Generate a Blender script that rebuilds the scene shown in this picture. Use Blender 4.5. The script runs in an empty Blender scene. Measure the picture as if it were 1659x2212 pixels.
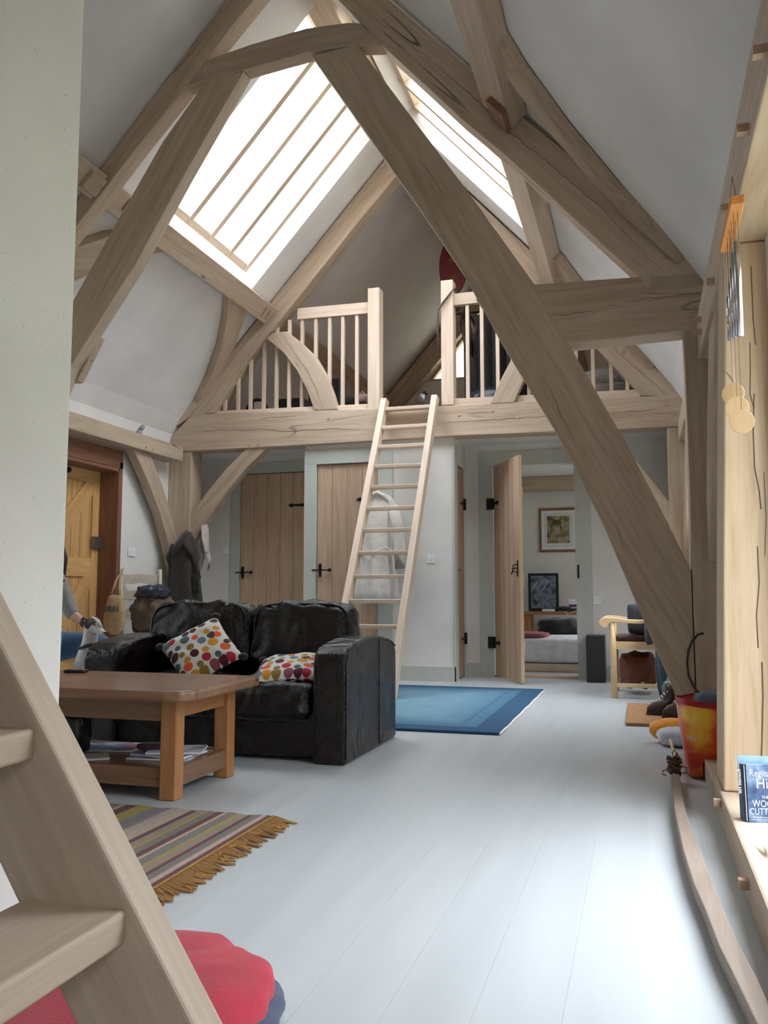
import bpy, bmesh, math, random
from mathutils import Vector, Matrix, Euler, noise
random.seed(7)
C = bpy.context.scene.collection
R = math.radians
# ------------------------------------------------------------------ camera numbers
F = 1850.0; TH = math.atan(179 / F); PS = math.atan(555 * math.cos(TH) / F); H = .86
CAM = Vector((0, 0, H))
FW = Vector((-math.sin(PS) * math.cos(TH), math.cos(PS) * math.cos(TH), math.sin(TH)))
RT = Vector((math.cos(PS), math.sin(PS), 0)); UP = RT.cross(FW)
def P(x, y, X=None, Y=None, Z=None):          # measured photo point -> room point on a known plane
    d = FW + RT * ((x - 829.5) / F) - UP * ((y - 1106) / F)
    t = (Z - H) / d.z if Z is not None else (Y / d.y if Y is not None else X / d.x)
    return CAM + d * t
# ------------------------------------------------------------------ mesh helpers
class MB:
    def __init__(s): s.bm = bmesh.new()
    def box(s, x0, x1, y0, y1, z0, z1, m=None):
        v = [s.bm.verts.new(p) for p in ((x0,y0,z0),(x1,y0,z0),(x1,y1,z0),(x0,y1,z0),(x0,y0,z1),(x1,y0,z1),(x1,y1,z1),(x0,y1,z1))]
        for f in ((0,3,2,1),(4,5,6,7),(0,1,5,4),(1,2,6,5),(2,3,7,6),(3,0,4,7)): s.bm.faces.new([v[i] for i in f])
        if m is not None:
            for q in v: q.co = m @ q.co
        return s
    def prism(s, pts, vec):
        vec = Vector(vec); a = [s.bm.verts.new(Vector(p)) for p in pts]; b = [s.bm.verts.new(Vector(p) + vec) for p in pts]
        n = len(a); s.bm.faces.new(a); s.bm.faces.new(b[::-1])
        for i in range(n): s.bm.faces.new((a[i], b[i], b[(i+1)%n], a[(i+1)%n]))
        bmesh.ops.recalc_face_normals(s.bm, faces=s.bm.faces[:])
        return s
    def ring(s, c, ax, ay, n, f=None):
        return [s.bm.verts.new(Vector(c) + ax * math.cos(2*math.pi*i/n) * (f(i/n) if f else 1) + ay * math.sin(2*math.pi*i/n) * (f(i/n) if f else 1)) for i in range(n)]
    def skin(s, rings, cap=True):
        for a, b in zip(rings, rings[1:]):
            n = len(a)
            for i in range(n): s.bm.faces.new((a[i], a[(i+1)%n], b[(i+1)%n], b[i]))
        if cap:
            s.bm.faces.new(rings[0][::-1]); s.bm.faces.new(rings[-1])
        return s
    def tube(s, pts, r, n=8, flat=1.0):
        pts = [Vector(p) for p in pts]; rs = []
        for i, p in enumerate(pts):
            d = (pts[min(i+1, len(pts)-1)] - pts[max(i-1, 0)]).normalized()
            u = d.cross(Vector((0,0,1)));
            if u.length < .05: u = d.cross(Vector((0,1,0)))
            u.normalize(); w = d.cross(u)
            rr = r[i] if isinstance(r, (list, tuple)) else r
            rs.append(s.ring(p, u * rr, w * rr * flat, n))
        s.skin(rs); bmesh.ops.recalc_face_normals(s.bm, faces=s.bm.faces[:]); return s
    def ball(s, c, rad, nu=20, nv=12, e=1.0, f=None, m=None):
        c = Vector(c); rs = []
        sp = lambda t, k: math.copysign(abs(t) ** k, t)
        for j in range(nv + 1):
            ph = -math.pi/2 + math.pi * (j + .02) / (nv + .04); row = []
            for i in range(nu):
                th = 2 * math.pi * i / nu
                d = Vector((sp(math.cos(ph), e) * sp(math.cos(th), e), sp(math.cos(ph), e) * sp(math.sin(th), e), sp(math.sin(ph), e)))
                k = f(d) if f else 1
                q = Vector((d.x*rad[0], d.y*rad[1], d.z*rad[2])) * k
                if m is not None: q = m @ q
                row.append(s.bm.verts.new(c + q))
            rs.append(row)
        s.skin(rs); return s
    def grid(s, fn, nu, nv, loop=False):
        V = [[s.bm.verts.new(fn(i / nu, j / nv)) for j in range(nv + 1)] for i in range(nu + 1)]
        for i in range(nu):
            for j in range(nv): s.bm.faces.new((V[i][j], V[i+1][j], V[i+1][j+1], V[i][j+1]))
        return s
def fin(o, bev=0, smooth=False, sub=0, solid=0, segs=2):
    if smooth:
        for p in o.data.polygons: p.use_smooth = True
    if solid:
        m = o.modifiers.new('solid', 'SOLIDIFY'); m.thickness = solid; m.offset = 0
    if bev:
        m = o.modifiers.new('bevel', 'BEVEL'); m.width = bev; m.segments = segs; m.limit_method = 'ANGLE'; m.angle_limit = R(35)
    if sub:
        m = o.modifiers.new('sub', 'SUBSURF'); m.levels = sub; m.render_levels = sub
    return o
def par(o, p):
    if p is not None:
        o.parent = p; o.matrix_parent_inverse = Matrix.Translation(p.location).inverted() if p.type == 'EMPTY' else wm(p).inverted()
def wm(p):
    m = p.matrix_basis.copy(); q = p
    while q.parent: m = q.parent.matrix_basis @ q.matrix_parent_inverse @ m if q.parent.type != 'EMPTY' else Matrix.Translation(q.parent.location) @ q.matrix_parent_inverse @ m; q = q.parent
    return m
def obj(name, mb, mat, parent=None, bev=0, smooth=False, sub=0, solid=0, xdir=None, ydir=None, mw=None, segs=2):
    me = bpy.data.meshes.new(name); bm = mb.bm
    if len(bm.verts) and (smooth or sub): bmesh.ops.recalc_face_normals(bm, faces=bm.faces[:])
    M = None
    if xdir is not None:                                   # local X runs along the timber, so its grain does too
        x = Vector(xdir).normalized(); y = Vector(ydir) if ydir else Vector((0, 1, 0))
        z = x.cross(y).normalized(); y = z.cross(x)
        o0 = sum((v.co for v in bm.verts), Vector()) / max(1, len(bm.verts))
        M = Matrix(((x.x,y.x,z.x,o0.x),(x.y,y.y,z.y,o0.y),(x.z,y.z,z.z,o0.z),(0,0,0,1)))
        bm.transform(M.inverted())
    if mw is not None: M = mw
    bm.to_mesh(me); bm.free()
    me.materials.append(mat); o = bpy.data.objects.new(name, me); C.objects.link(o)
    if M is not None: o.matrix_basis = M
    par(o, parent); return fin(o, bev, smooth, sub, solid, segs)
def tag(o, label, cat, group=None):
    o['label'] = label; o['category'] = cat
    if group: o['group'] = group
    return o
def thing(name, loc, label, cat, group=None):
    o = bpy.data.objects.new(name, None); C.objects.link(o); o.location = loc; o.empty_display_size = .1
    return tag(o, label, cat, group)
def struct(o): o['kind'] = 'structure'; return o
def box(name, mat, x0, x1, y0, y1, z0, z1, parent=None, bev=.003, **k): return obj(name, MB().box(x0,x1,y0,y1,z0,z1), mat, parent, bev, **k)
def text(s, size, mat, mw, name, parent, ext=.0006, align='LEFT', sx=1.0):
    cu = bpy.data.curves.new('t', 'FONT'); cu.body = s; cu.size = size; cu.extrude = ext; cu.align_x = align; cu.resolution_u = 3
    t = bpy.data.objects.new('t', cu); C.objects.link(t); bpy.context.view_layer.update()
    me = bpy.data.meshes.new_from_object(t.evaluated_get(bpy.context.evaluated_depsgraph_get())); bpy.data.objects.remove(t)
    for v in me.vertices: v.co.x *= sx
    me.name = name; me.materials.clear(); me.materials.append(mat)
    o = bpy.data.objects.new(name, me); C.objects.link(o); o.matrix_basis = mw; par(o, parent); return o
def skinbody(name, verts, edges, mat, parent=None, sub=2, root=0):
    me = bpy.data.meshes.new(name); me.from_pydata([v[:3] for v in verts], edges, []); me.materials.append(mat)
    o = bpy.data.objects.new(name, me); C.objects.link(o)
    m = o.modifiers.new('skin', 'SKIN'); m.use_smooth_shade = True
    for i, v in enumerate(verts):
        s = me.skin_vertices[0].data[i]; r = v[3]; s.radius = (r, v[4] if len(v) > 4 else r); s.use_root = (i == root)
    m2 = o.modifiers.new('sub', 'SUBSURF'); m2.levels = sub; m2.render_levels = sub
    par(o, parent); return o
# ------------------------------------------------------------------ materials
MATS = {}
def nodes(name):
    m = bpy.data.materials.new(name); m.use_nodes = True; nt = m.node_tree; b = nt.nodes['Principled BSDF']
    return m, nt, b
def N(nt, t, **k):
    n = nt.nodes.new(t)
    for a, v in k.items():
        if a.startswith('i_'): n.inputs[a[2:].replace('_', ' ')].default_value = v
        else: setattr(n, a, v)
    return n
def ramp(nt, fac, stops):
    r = N(nt, 'ShaderNodeValToRGB'); e = r.color_ramp.elements
    while len(e) < len(stops): e.new(.5)
    for q, (p, c) in zip(e, stops): q.position = p; q.color = (*c, 1) if len(c) == 3 else c
    nt.links.new(fac, r.inputs[0]); return r.outputs[0]
def plain(name, col, rough=.6, metal=0, var=.12, scale=12, bump=.05, bscale=60, coat=0, sheen=0):
    m, nt, b = nodes(name); L = nt.links.new
    tc = N(nt, 'ShaderNodeTexCoord'); n = N(nt, 'ShaderNodeTexNoise', i_Scale=scale, i_Detail=4.0); L(tc.outputs['Object'], n.inputs['Vector'])
    c2 = tuple(min(1, c * (1 + var)) for c in col); c1 = tuple(c * (1 - var) for c in col)
    L(ramp(nt, n.outputs['Fac'], [(.3, c1), (.7, c2)]), b.inputs['Base Color'])
    b.inputs['Roughness'].default_value = rough; b.inputs['Metallic'].default_value = metal
    b.inputs['Coat Weight'].default_value = coat; b.inputs['Sheen Weight'].default_value = sheen
    if bump:
        n2 = N(nt, 'ShaderNodeTexNoise', i_Scale=bscale, i_Detail=3.0); L(tc.outputs['Object'], n2.inputs['Vector'])
        bp = N(nt, 'ShaderNodeBump', i_Strength=bump * 4, i_Distance=.004); L(n2.outputs['Fac'], bp.inputs['Height']); L(bp.outputs[0], b.inputs['Normal'])
    return m
def wood(name, lo, hi, axis='x', crack=.0, rough=.62, scale=1.0, knots=True, coat=0):
    m, nt, b = nodes(name); L = nt.links.new
    tc = N(nt, 'ShaderNodeTexCoord'); oi = N(nt, 'ShaderNodeObjectInfo')
    ad = N(nt, 'ShaderNodeVectorMath', operation='ADD'); L(tc.outputs['Object'], ad.inputs[0])
    mu = N(nt, 'ShaderNodeMath', operation='MULTIPLY'); mu.inputs[1].default_value = 23.0; L(oi.outputs['Random'], mu.inputs[0]); L(mu.outputs[0], ad.inputs[1])
    def mp(along, across):
        q = N(nt, 'ShaderNodeMapping'); s = [across * scale] * 3; s['xyz'.index(axis)] = along * scale; q.inputs['Scale'].default_value = s
        L(ad.outputs[0], q.inputs[0]); return q.outputs[0]
    n1 = N(nt, 'ShaderNodeTexNoise', i_Scale=1.0, i_Detail=6.0, i_Roughness=.6, i_Distortion=.6); L(mp(1.6, 26), n1.inputs['Vector'])
    n2 = N(nt, 'ShaderNodeTexNoise', i_Scale=1.0, i_Detail=3.0); L(mp(.5, 3.2), n2.inputs['Vector'])
    n3 = N(nt, 'ShaderNodeTexNoise', i_Scale=1.0, i_Detail=8.0); L(mp(9, 150), n3.inputs['Vector'])
    a = N(nt, 'ShaderNodeMath', operation='MULTIPLY_ADD'); a.inputs[1].default_value = .5; L(n1.outputs['Fac'], a.inputs[0]); 
    a2 = N(nt, 'ShaderNodeMath', operation='MULTIPLY'); a2.inputs[1].default_value = .35; L(n2.outputs['Fac'], a2.inputs[0]); L(a2.outputs[0], a.inputs[2])
    a3 = N(nt, 'ShaderNodeMath', operation='MULTIPLY_ADD'); a3.inputs[1].default_value = .18; L(n3.outputs['Fac'], a3.inputs[0]); L(a.outputs[0], a3.inputs[2])
    col = ramp(nt, a3.outputs[0], [(.36, lo), (.64, hi)])
    # tone drifts a little from timber to timber
    hs = N(nt, 'ShaderNodeHueSaturation'); mr = N(nt, 'ShaderNodeMapRange'); mr.inputs[3].default_value = .9; mr.inputs[4].default_value = 1.08
    L(oi.outputs['Random'], mr.inputs[0]); L(mr.outputs[0], hs.inputs['Value']); L(col, hs.inputs['Color']); col = hs.outputs[0]
    hgt = a3.outputs[0]
    if knots:
        v = N(nt, 'ShaderNodeTexVoronoi', i_Scale=1.0); L(mp(.9, 2.6), v.inputs['Vector'])
        k = ramp(nt, v.outputs['Distance'], [(.012, (.9,.9,.9)), (.05, (0,0,0))])
        mx = N(nt, 'ShaderNodeMix', data_type='RGBA'); L(k, mx.inputs[0]); L(col, mx.inputs[6]); mx.inputs[7].default_value = (lo[0]*.45, lo[1]*.38, lo[2]*.32, 1); col = mx.outputs[2]
    if crack:
        n4 = N(nt, 'ShaderNodeTexNoise', i_Scale=1.0, i_Detail=2.0, i_Distortion=.1); L(mp(.22, 2.6), n4.inputs['Vector'])
        s1 = N(nt, 'ShaderNodeMath', operation='SUBTRACT'); s1.inputs[1].default_value = .5; L(n4.outputs['Fac'], s1.inputs[0])
        ab = N(nt, 'ShaderNodeMath', operation='ABSOLUTE'); L(s1.outputs[0], ab.inputs[0])
        k = ramp(nt, ab.outputs[0], [(.0008, (1,1,1)), (.0032 * crack, (0,0,0))])
        n5 = N(nt, 'ShaderNodeTexNoise', i_Scale=1.0); L(mp(1.1, 2.0), n5.inputs['Vector'])
        g = ramp(nt, n5.outputs['Fac'], [(.54, (0,0,0)), (.62, (1,1,1))])
        mm = N(nt, 'ShaderNodeMath', operation='MULTIPLY'); L(k, mm.inputs[0]); L(g, mm.inputs[1])
        mx = N(nt, 'ShaderNodeMix', data_type='RGBA'); L(mm.outputs[0], mx.inputs[0]); L(col, mx.inputs[6]); mx.inputs[7].default_value = (.05, .032, .02, 1); col = mx.outputs[2]
    L(col, b.inputs['Base Color']); b.inputs['Roughness'].default_value = rough; b.inputs['Coat Weight'].default_value = coat
    bp = N(nt, 'ShaderNodeBump', i_Strength=.25, i_Distance=.004); L(hgt, bp.inputs['Height']); L(bp.outputs[0], b.inputs['Normal'])
    return m
oakc = ((.37, .268, .185), (.57, .458, .35))
def axes(nm, lo, hi, **k): return {a: wood(nm + '_' + a, lo, hi, a, **k) for a in 'xyz'}
OAK = axes('oak_frame', *oakc, crack=1.0)
NEARW = axes('oak_near_post', (.44, .31, .19), (.66, .51, .36))
PALE = axes('oak_pale', (.50, .38, .28), (.70, .57, .45), knots=False)
JOIN = axes('oak_joinery', (.40, .275, .185), (.60, .44, .31), knots=False)
HONEY = axes('oak_honey', (.45, .24, .08), (.70, .42, .17), knots=False)
RED = axes('red_stained_wood', (.16, .07, .04), (.30, .14, .085), knots=False)
PINE = axes('waxed_pine', (.16, .078, .042), (.32, .175, .10), rough=.35, coat=.15)
PINEO = axes('orange_pine', (.30, .12, .04), (.50, .235, .09), rough=.4)
BEECH = axes('beech', (.66, .44, .23), (.82, .60, .36), knots=False, rough=.4)
def plaster(name, col, spk=.0, bump=.35):
    m, nt, b = nodes(name); L = nt.links.new; tc = N(nt, 'ShaderNodeTexCoord')
    n = N(nt, 'ShaderNodeTexNoise', i_Scale=1.3, i_Detail=6.0); L(tc.outputs['Object'], n.inputs['Vector'])
    c = ramp(nt, n.outputs['Fac'], [(.3, tuple(x * .87 for x in col)), (.7, tuple(min(1, x * 1.05) for x in col))])
    if spk:
        n2 = N(nt, 'ShaderNodeTexNoise', i_Scale=110.0, i_Detail=2.0); L(tc.outputs['Object'], n2.inputs['Vector'])
        k = ramp(nt, n2.outputs['Fac'], [(.24, (spk,)*3), (.30, (0,0,0))])
        mx = N(nt, 'ShaderNodeMix', data_type='RGBA'); L(k, mx.inputs[0]); L(c, mx.inputs[6]); mx.inputs[7].default_value = (.2, .17, .13, 1); c = mx.outputs[2]
    L(c, b.inputs['Base Color']); b.inputs['Roughness'].default_value = .92
    n3 = N(nt, 'ShaderNodeTexNoise', i_Scale=38.0, i_Detail=5.0); L(tc.outputs['Object'], n3.inputs['Vector'])
    n4 = N(nt, 'ShaderNodeTexNoise', i_Scale=4.0, i_Detail=2.0); L(tc.outputs['Object'], n4.inputs['Vector'])
    ad = N(nt, 'ShaderNodeMath', operation='MULTIPLY_ADD'); ad.inputs[1].default_value = 5.0; L(n4.outputs['Fac'], ad.inputs[0]); L(n3.outputs['Fac'], ad.inputs[2])
    bp = N(nt, 'ShaderNodeBump', i_Strength=bump, i_Distance=.004); L(ad.outputs[0], bp.inputs['Height']); L(bp.outputs[0], b.inputs['Normal'])
    return m
PLA = plaster('lime_plaster', (.76, .745, .715), .6)
PLC = plaster('ceiling_plaster', (.78, .77, .765), 0, .2)
SAGE = plain('sage_paint', (.50, .525, .485), .45, var=.04, bump=.02)
WHITE = plain('white_plastic', (.82, .83, .86), .3, var=.02, bump=0)
IRON = plain('black_iron', (.012, .012, .014), .45, .5, bump=.1)
STEEL = plain('grey_steel', (.22, .22, .23), .4, .8)
LEATH = None
def floor_mat():
    m, nt, b = nodes('painted_floorboards'); L = nt.links.new; tc = N(nt, 'ShaderNodeTexCoord')
    sx = N(nt, 'ShaderNodeSeparateXYZ'); L(tc.outputs['Object'], sx.inputs[0])
    dv = N(nt, 'ShaderNodeMath', operation='DIVIDE'); dv.inputs[1].default_value = .178; L(sx.outputs[0], dv.inputs[0])
    fr = N(nt, 'ShaderNodeMath', operation='FRACT'); L(dv.outputs[0], fr.inputs[0])
    fl = N(nt, 'ShaderNodeMath', operation='FLOOR'); L(dv.outputs[0], fl.inputs[0])
    wn = N(nt, 'ShaderNodeTexWhiteNoise', noise_dimensions='1D'); L(fl.outputs[0], wn.inputs['W'])
    n = N(nt, 'ShaderNodeTexNoise', i_Scale=1.0, i_Detail=5.0); mp = N(nt, 'ShaderNodeMapping'); mp.inputs['Scale'].default_value = (9, .8, 1); L(tc.outputs['Object'], mp.inputs[0]); L(mp.outputs[0], n.inputs['Vector'])
    c = ramp(nt, n.outputs['Fac'], [(.3, (.455, .487, .50)), (.7, (.51, .54, .555))])
    hs = N(nt, 'ShaderNodeHueSaturation'); mr = N(nt, 'ShaderNodeMapRange'); mr.inputs[3].default_value = .965; mr.inputs[4].default_value = 1.03; L(wn.outputs['Value'], mr.inputs[0]); L(mr.outputs[0], hs.inputs['Value']); L(c, hs.inputs['Color'])
    seam = ramp(nt, fr.outputs[0], [(0.0, (1,1,1)), (.012, (0,0,0))])
    n2 = N(nt, 'ShaderNodeTexNoise', i_Scale=.9); L(tc.outputs['Object'], n2.inputs['Vector'])
    g = ramp(nt, n2.outputs['Fac'], [(.4, (0.1,)*3), (.6, (.75,)*3)])
    mm = N(nt, 'ShaderNodeMath', operation='MULTIPLY'); L(seam, mm.inputs[0]); L(g, mm.inputs[1])
    mx = N(nt, 'ShaderNodeMix', data_type='RGBA'); L(mm.outputs[0], mx.inputs[0]); L(hs.outputs[0], mx.inputs[6])
    sc = N(nt, 'ShaderNodeMix', data_type='RGBA'); L(wn.outputs['Value'], sc.inputs[0]); sc.inputs[6].default_value = (.25, .26, .25, 1); sc.inputs[7].default_value = (.80, .76, .60, 1); L(sc.outputs[2], mx.inputs[7])
    L(mx.outputs[2], b.inputs['Base Color']); b.inputs['Roughness'].default_value = .38
    hg = N(nt, 'ShaderNodeMath', operation='MULTIPLY_ADD'); hg.inputs[1].default_value = -1.6; L(seam, hg.inputs[0]); L(n.outputs['Fac'], hg.inputs[2])
    bp = N(nt, 'ShaderNodeBump', i_Strength=.12, i_Distance=.004); L(hg.outputs[0], bp.inputs['Height']); L(bp.outputs[0], b.inputs['Normal'])
    return m
def leather():
    m, nt, b = nodes('dark_brown_leather'); L = nt.links.new; tc = N(nt, 'ShaderNodeTexCoord')
    n = N(nt, 'ShaderNodeTexNoise', i_Scale=7.0, i_Detail=4.0); L(tc.outputs['Object'], n.inputs['Vector'])
    L(ramp(nt, n.outputs['Fac'], [(.3, (.005, .003, .0025)), (.75, (.012, .007, .0055))]), b.inputs['Base Color'])
    L(ramp(nt, n.outputs['Fac'], [(.3, (.20,)*3), (.7, (.28,)*3)]), b.inputs['Roughness']); b.inputs['Specular IOR Level'].default_value = .5
    v = N(nt, 'ShaderNodeTexVoronoi', i_Scale=180.0); L(tc.outputs['Object'], v.inputs['Vector'])
    w = N(nt, 'ShaderNodeTexNoise', i_Scale=4.0, i_Detail=1.0, i_Distortion=1.2); L(tc.outputs['Object'], w.inputs['Vector'])
    ad = N(nt, 'ShaderNodeMath', operation='MULTIPLY_ADD'); ad.inputs[1].default_value = 24.0; L(w.outputs['Fac'], ad.inputs[0]); L(v.outputs['Distance'], ad.inputs[2])
    bp = N(nt, 'ShaderNodeBump', i_Strength=.45, i_Distance=.006); L(ad.outputs[0], bp.inputs['Height']); L(bp.outputs[0], b.inputs['Normal'])
    return m
LEATH = leather()
def glass_mat():
    m = bpy.data.materials.new('window_glass'); m.use_nodes = True; nt = m.node_tree; nt.nodes.clear(); L = nt.links.new
    o = N(nt, 'ShaderNodeOutputMaterial'); t = N(nt, 'ShaderNodeBsdfTransparent'); t.inputs[0].default_value = (.97, .97, .975, 1)
    g = N(nt, 'ShaderNodeBsdfGlossy', i_Roughness=.02); mx = N(nt, 'ShaderNodeMixShader'); mx.inputs[0].default_value = .05
    L(t.outputs[0], mx.inputs[1]); L(g.outputs[0], mx.inputs[2]); L(mx.outputs[0], o.inputs[0]); return m
GLASS = glass_mat()
def dots():
    m, nt, b = nodes('multicolour_dot_fabric'); L = nt.links.new; tc = N(nt, 'ShaderNodeTexCoord')
    mp = N(nt, 'ShaderNodeMapping'); mp.inputs['Scale'].default_value = (17, 17, 0); L(tc.outputs['Object'], mp.inputs[0])
    v = N(nt, 'ShaderNodeTexVoronoi', voronoi_dimensions='2D', i_Scale=1.0, i_Randomness=.55); L(mp.outputs[0], v.inputs['Vector'])
    s = N(nt, 'ShaderNodeSeparateColor'); L(v.outputs['Color'], s.inputs[0])
    mr = N(nt, 'ShaderNodeMapRange'); mr.inputs[3].default_value = .30; mr.inputs[4].default_value = .5; L(s.outputs[1], mr.inputs[0])
    lt = N(nt, 'ShaderNodeMath', operation='LESS_THAN'); L(v.outputs['Distance'], lt.inputs[0]); L(mr.outputs[0], lt.inputs[1])
    r = N(nt, 'ShaderNodeValToRGB'); r.color_ramp.interpolation = 'CONSTANT'; e = r.color_ramp.elements
    cols = [(.48,.02,.05), (.75,.11,.03), (.09,.13,.17), (.28,.18,.04), (.10,.01,.02), (.62,.30,.03), (.28,.07,.10), (.13,.21,.24), (.06,.025,.025)]
    while len(e) < len(cols): e.new(.5)
    for i, (q, c) in enumerate(zip(e, cols)): q.position = i / len(cols); q.color = (*c, 1)
    L(s.outputs[0], r.inputs[0])
    mx = N(nt, 'ShaderNodeMix', data_type='RGBA'); L(lt.outputs[0], mx.inputs[0]); mx.inputs[6].default_value = (.74, .72, .68, 1); L(r.outputs[0], mx.inputs[7])
    L(mx.outputs[2], b.inputs['Base Color']); b.inputs['Roughness'].default_value = .85; return m
def stripes():                                            # striped flat-weave rug: bands run along Y
    m, nt, b = nodes('striped_wool'); L = nt.links.new; tc = N(nt, 'ShaderNodeTexCoord')
    sx = N(nt, 'ShaderNodeSeparateXYZ'); L(tc.outputs['Object'], sx.inputs[0])
    mr = N(nt, 'ShaderNodeMapRange'); mr.inputs[1].default_value = -2.6; mr.inputs[2].default_value = -1.38; L(sx.outputs[0], mr.inputs[0])
    r = N(nt, 'ShaderNodeValToRGB'); r.color_ramp.interpolation = 'CONSTANT'; e = r.color_ramp.elements
    A = dict(g=(.185,.165,.145), p=(.43,.31,.26), m=(.13,.06,.06), o=(.31,.24,.08), s=(.21,.19,.195), b=(.27,.21,.155), k=(.38,.31,.26))
    seq = 'gmobgpmgomgbmoks' 
    seq = [('m',.03),('g',.05),('o',.06),('s',.08),('p',.03),('m',.03),('b',.05),('o',.02),('m',.05),('g',.05),('k',.02),('m',.04),('o',.055),('s',.07),('k',.075),('m',.02),('b',.03),('o',.012),('g',.03),('m',.025),('p',.012),('g',.03),('o',.012),('b',.03),('m',.015),('g',.03),('p',.02),('m',.02)]
    tot = sum(w for _, w in seq); acc = 0
    while len(e) < len(seq): e.new(.5)
    for q, (c, w) in zip(e, seq): q.position = acc / tot; q.color = (*A[c], 1); acc += w
    L(mr.outputs[0], r.inputs[0])
    n = N(nt, 'ShaderNodeTexNoise', i_Scale=120.0); L(tc.outputs['Object'], n.inputs['Vector'])
    hs = N(nt, 'ShaderNodeHueSaturation'); m2 = N(nt, 'ShaderNodeMapRange'); m2.inputs[3].default_value = .7; m2.inputs[4].default_value = 1.4; L(n.outputs['Fac'], m2.inputs[0]); L(m2.outputs[0], hs.inputs['Value']); L(r.outputs[0], hs.inputs['Color'])
    L(hs.outputs[0], b.inputs['Base Color']); b.inputs['Roughness'].default_value = .95
    bp = N(nt, 'ShaderNodeBump', i_Strength=.4, i_Distance=.004); L(n.outputs['Fac'], bp.inputs['Height']); L(bp.outputs[0], b.inputs['Normal']); return m
def bluerug(x0, x1, y0, y1):
    m, nt, b = nodes('blue_gabbeh_wool'); L = nt.links.new; tc = N(nt, 'ShaderNodeTexCoord')
    sx = N(nt, 'ShaderNodeSeparateXYZ'); L(tc.outputs['Object'], sx.inputs[0])
    def edge(o, a, c):
        s = N(nt, 'ShaderNodeMath', operation='SUBTRACT'); s.inputs[1].default_value = (a + c) / 2; L(o, s.inputs[0])
        ab = N(nt, 'ShaderNodeMath', operation='ABSOLUTE'); L(s.outputs[0], ab.inputs[0])
        q = N(nt, 'ShaderNodeMath', operation='SUBTRACT'); q.inputs[0].default_value = (c - a) / 2; L(ab.outputs[0], q.inputs[1]); return q.outputs[0]
    mn = N(nt, 'ShaderNodeMath', operation='MINIMUM'); L(edge(sx.outputs[0], x0, x1), mn.inputs[0]); L(edge(sx.outputs[1], y0, y1), mn.inputs[1])
    n = N(nt, 'ShaderNodeTexNoise', i_Scale=1.0, i_Detail=8.0, i_Roughness=.7); mp = N(nt, 'ShaderNodeMapping'); mp.inputs['Scale'].default_value = (6, 30, 1); L(tc.outputs['Object'], mp.inputs[0]); L(mp.outputs[0], n.inputs['Vector'])
    c = ramp(nt, mn.outputs[0], [(.0, (0.023, 0.082, 0.164)), (.17, (0.023, 0.082, 0.164)), (.175, (0.058, 0.156, 0.257)), (.27, (0.070, 0.176, 0.273)), (.275, (0.039, 0.117, 0.211)), (.31, (0.086, 0.199, 0.296)), (.6, (0.148, 0.281, 0.367))])
    hs = N(nt, 'ShaderNodeHueSaturation'); m2 = N(nt, 'ShaderNodeMapRange'); m2.inputs[3].default_value = .45; m2.inputs[4].default_value = 1.55; L(n.outputs['Fac'], m2.inputs[0]); L(m2.outputs[0], hs.inputs['Value']); L(c, hs.inputs['Color'])
    L(hs.outputs[0], b.inputs['Base Color']); b.inputs['Roughness'].default_value = 1
    n2 = N(nt, 'ShaderNodeTexNoise', i_Scale=220.0); L(tc.outputs['Object'], n2.inputs['Vector'])
    bp = N(nt, 'ShaderNodeBump', i_Strength=.5, i_Distance=.004); L(n2.outputs['Fac'], bp.inputs['Height']); L(bp.outputs[0], b.inputs['Normal']); return m
def blotch(name, cols, scale, rough=.5, dim='3D', detail=3.0, dist=.5, lo=.3, hi=.7):
    m, nt, b = nodes(name); tc = N(nt, 'ShaderNodeTexCoord'); n = N(nt, 'ShaderNodeTexNoise', i_Scale=scale, i_Detail=detail, i_Distortion=dist); nt.links.new(tc.outputs['Object'], n.inputs['Vector'])
    k = len(cols); nt.links.new(ramp(nt, n.outputs['Fac'], [(lo + (hi - lo) * i / (k - 1), c) for i, c in enumerate(cols)]), b.inputs['Base Color']); b.inputs['Roughness'].default_value = rough; return m
def cloth(name, col, **k): return plain(name, col, .9, bump=.12, bscale=180, sheen=.2, **k)
BLACKCL = cloth('black_cloth', (.018, .018, .02)); DARKBR = cloth('dark_waxed_cotton', (.035, .03, .024)); GREYCL = cloth('grey_jersey', (.27, .26, .27))
JOINT = plain('joint_brown', (.19, .125, .08), .8)  # dark brown of the door board joints
DENIM = cloth('blue_denim', (.06, .12, .22)); CREAM = cloth('cream_towelling', (.76, .73, .68)); BEIGE = cloth('beige_wool', (.47, .42, .37)); LINEN = cloth('white_linen', (.72, .72, .76))
SKIN = plain('skin', (.58, .33, .24), .5, var=.08, bump=.03); HAIR = plain('dark_hair', (.02, .012, .01), .4)
REDCL = cloth('crimson_canvas', (.43, .018, .042)); NAVY = cloth('slate_navy_canvas', (.055, .075, .13)); BROWNCL = cloth('brown_cloth', (.11, .075, .05))
BLKPL = plain('black_plastic', (.02, .02, .022), .4, bump=.03); PAPER = plain('white_paper', (.75, .76, .8), .6, var=.05, bump=0)
CHROME = plain('polished_aluminium', (.72, .72, .76), .18, 1, var=.02, bump=0)
# ------------------------------------------------------------------ roof geometry
XC = -2.28; S = 1.11; ZR = 5.80; NX = S / math.hypot(1, S); NZ = 1 / math.hypot(1, S)
def rz(x): return ZR - S * abs(x - XC)
def rp(side, u, y, off=0.0): return Vector((XC + side * (u + off * NX), y, ZR - S * u + off * NZ))   # off>0 outwards
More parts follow.
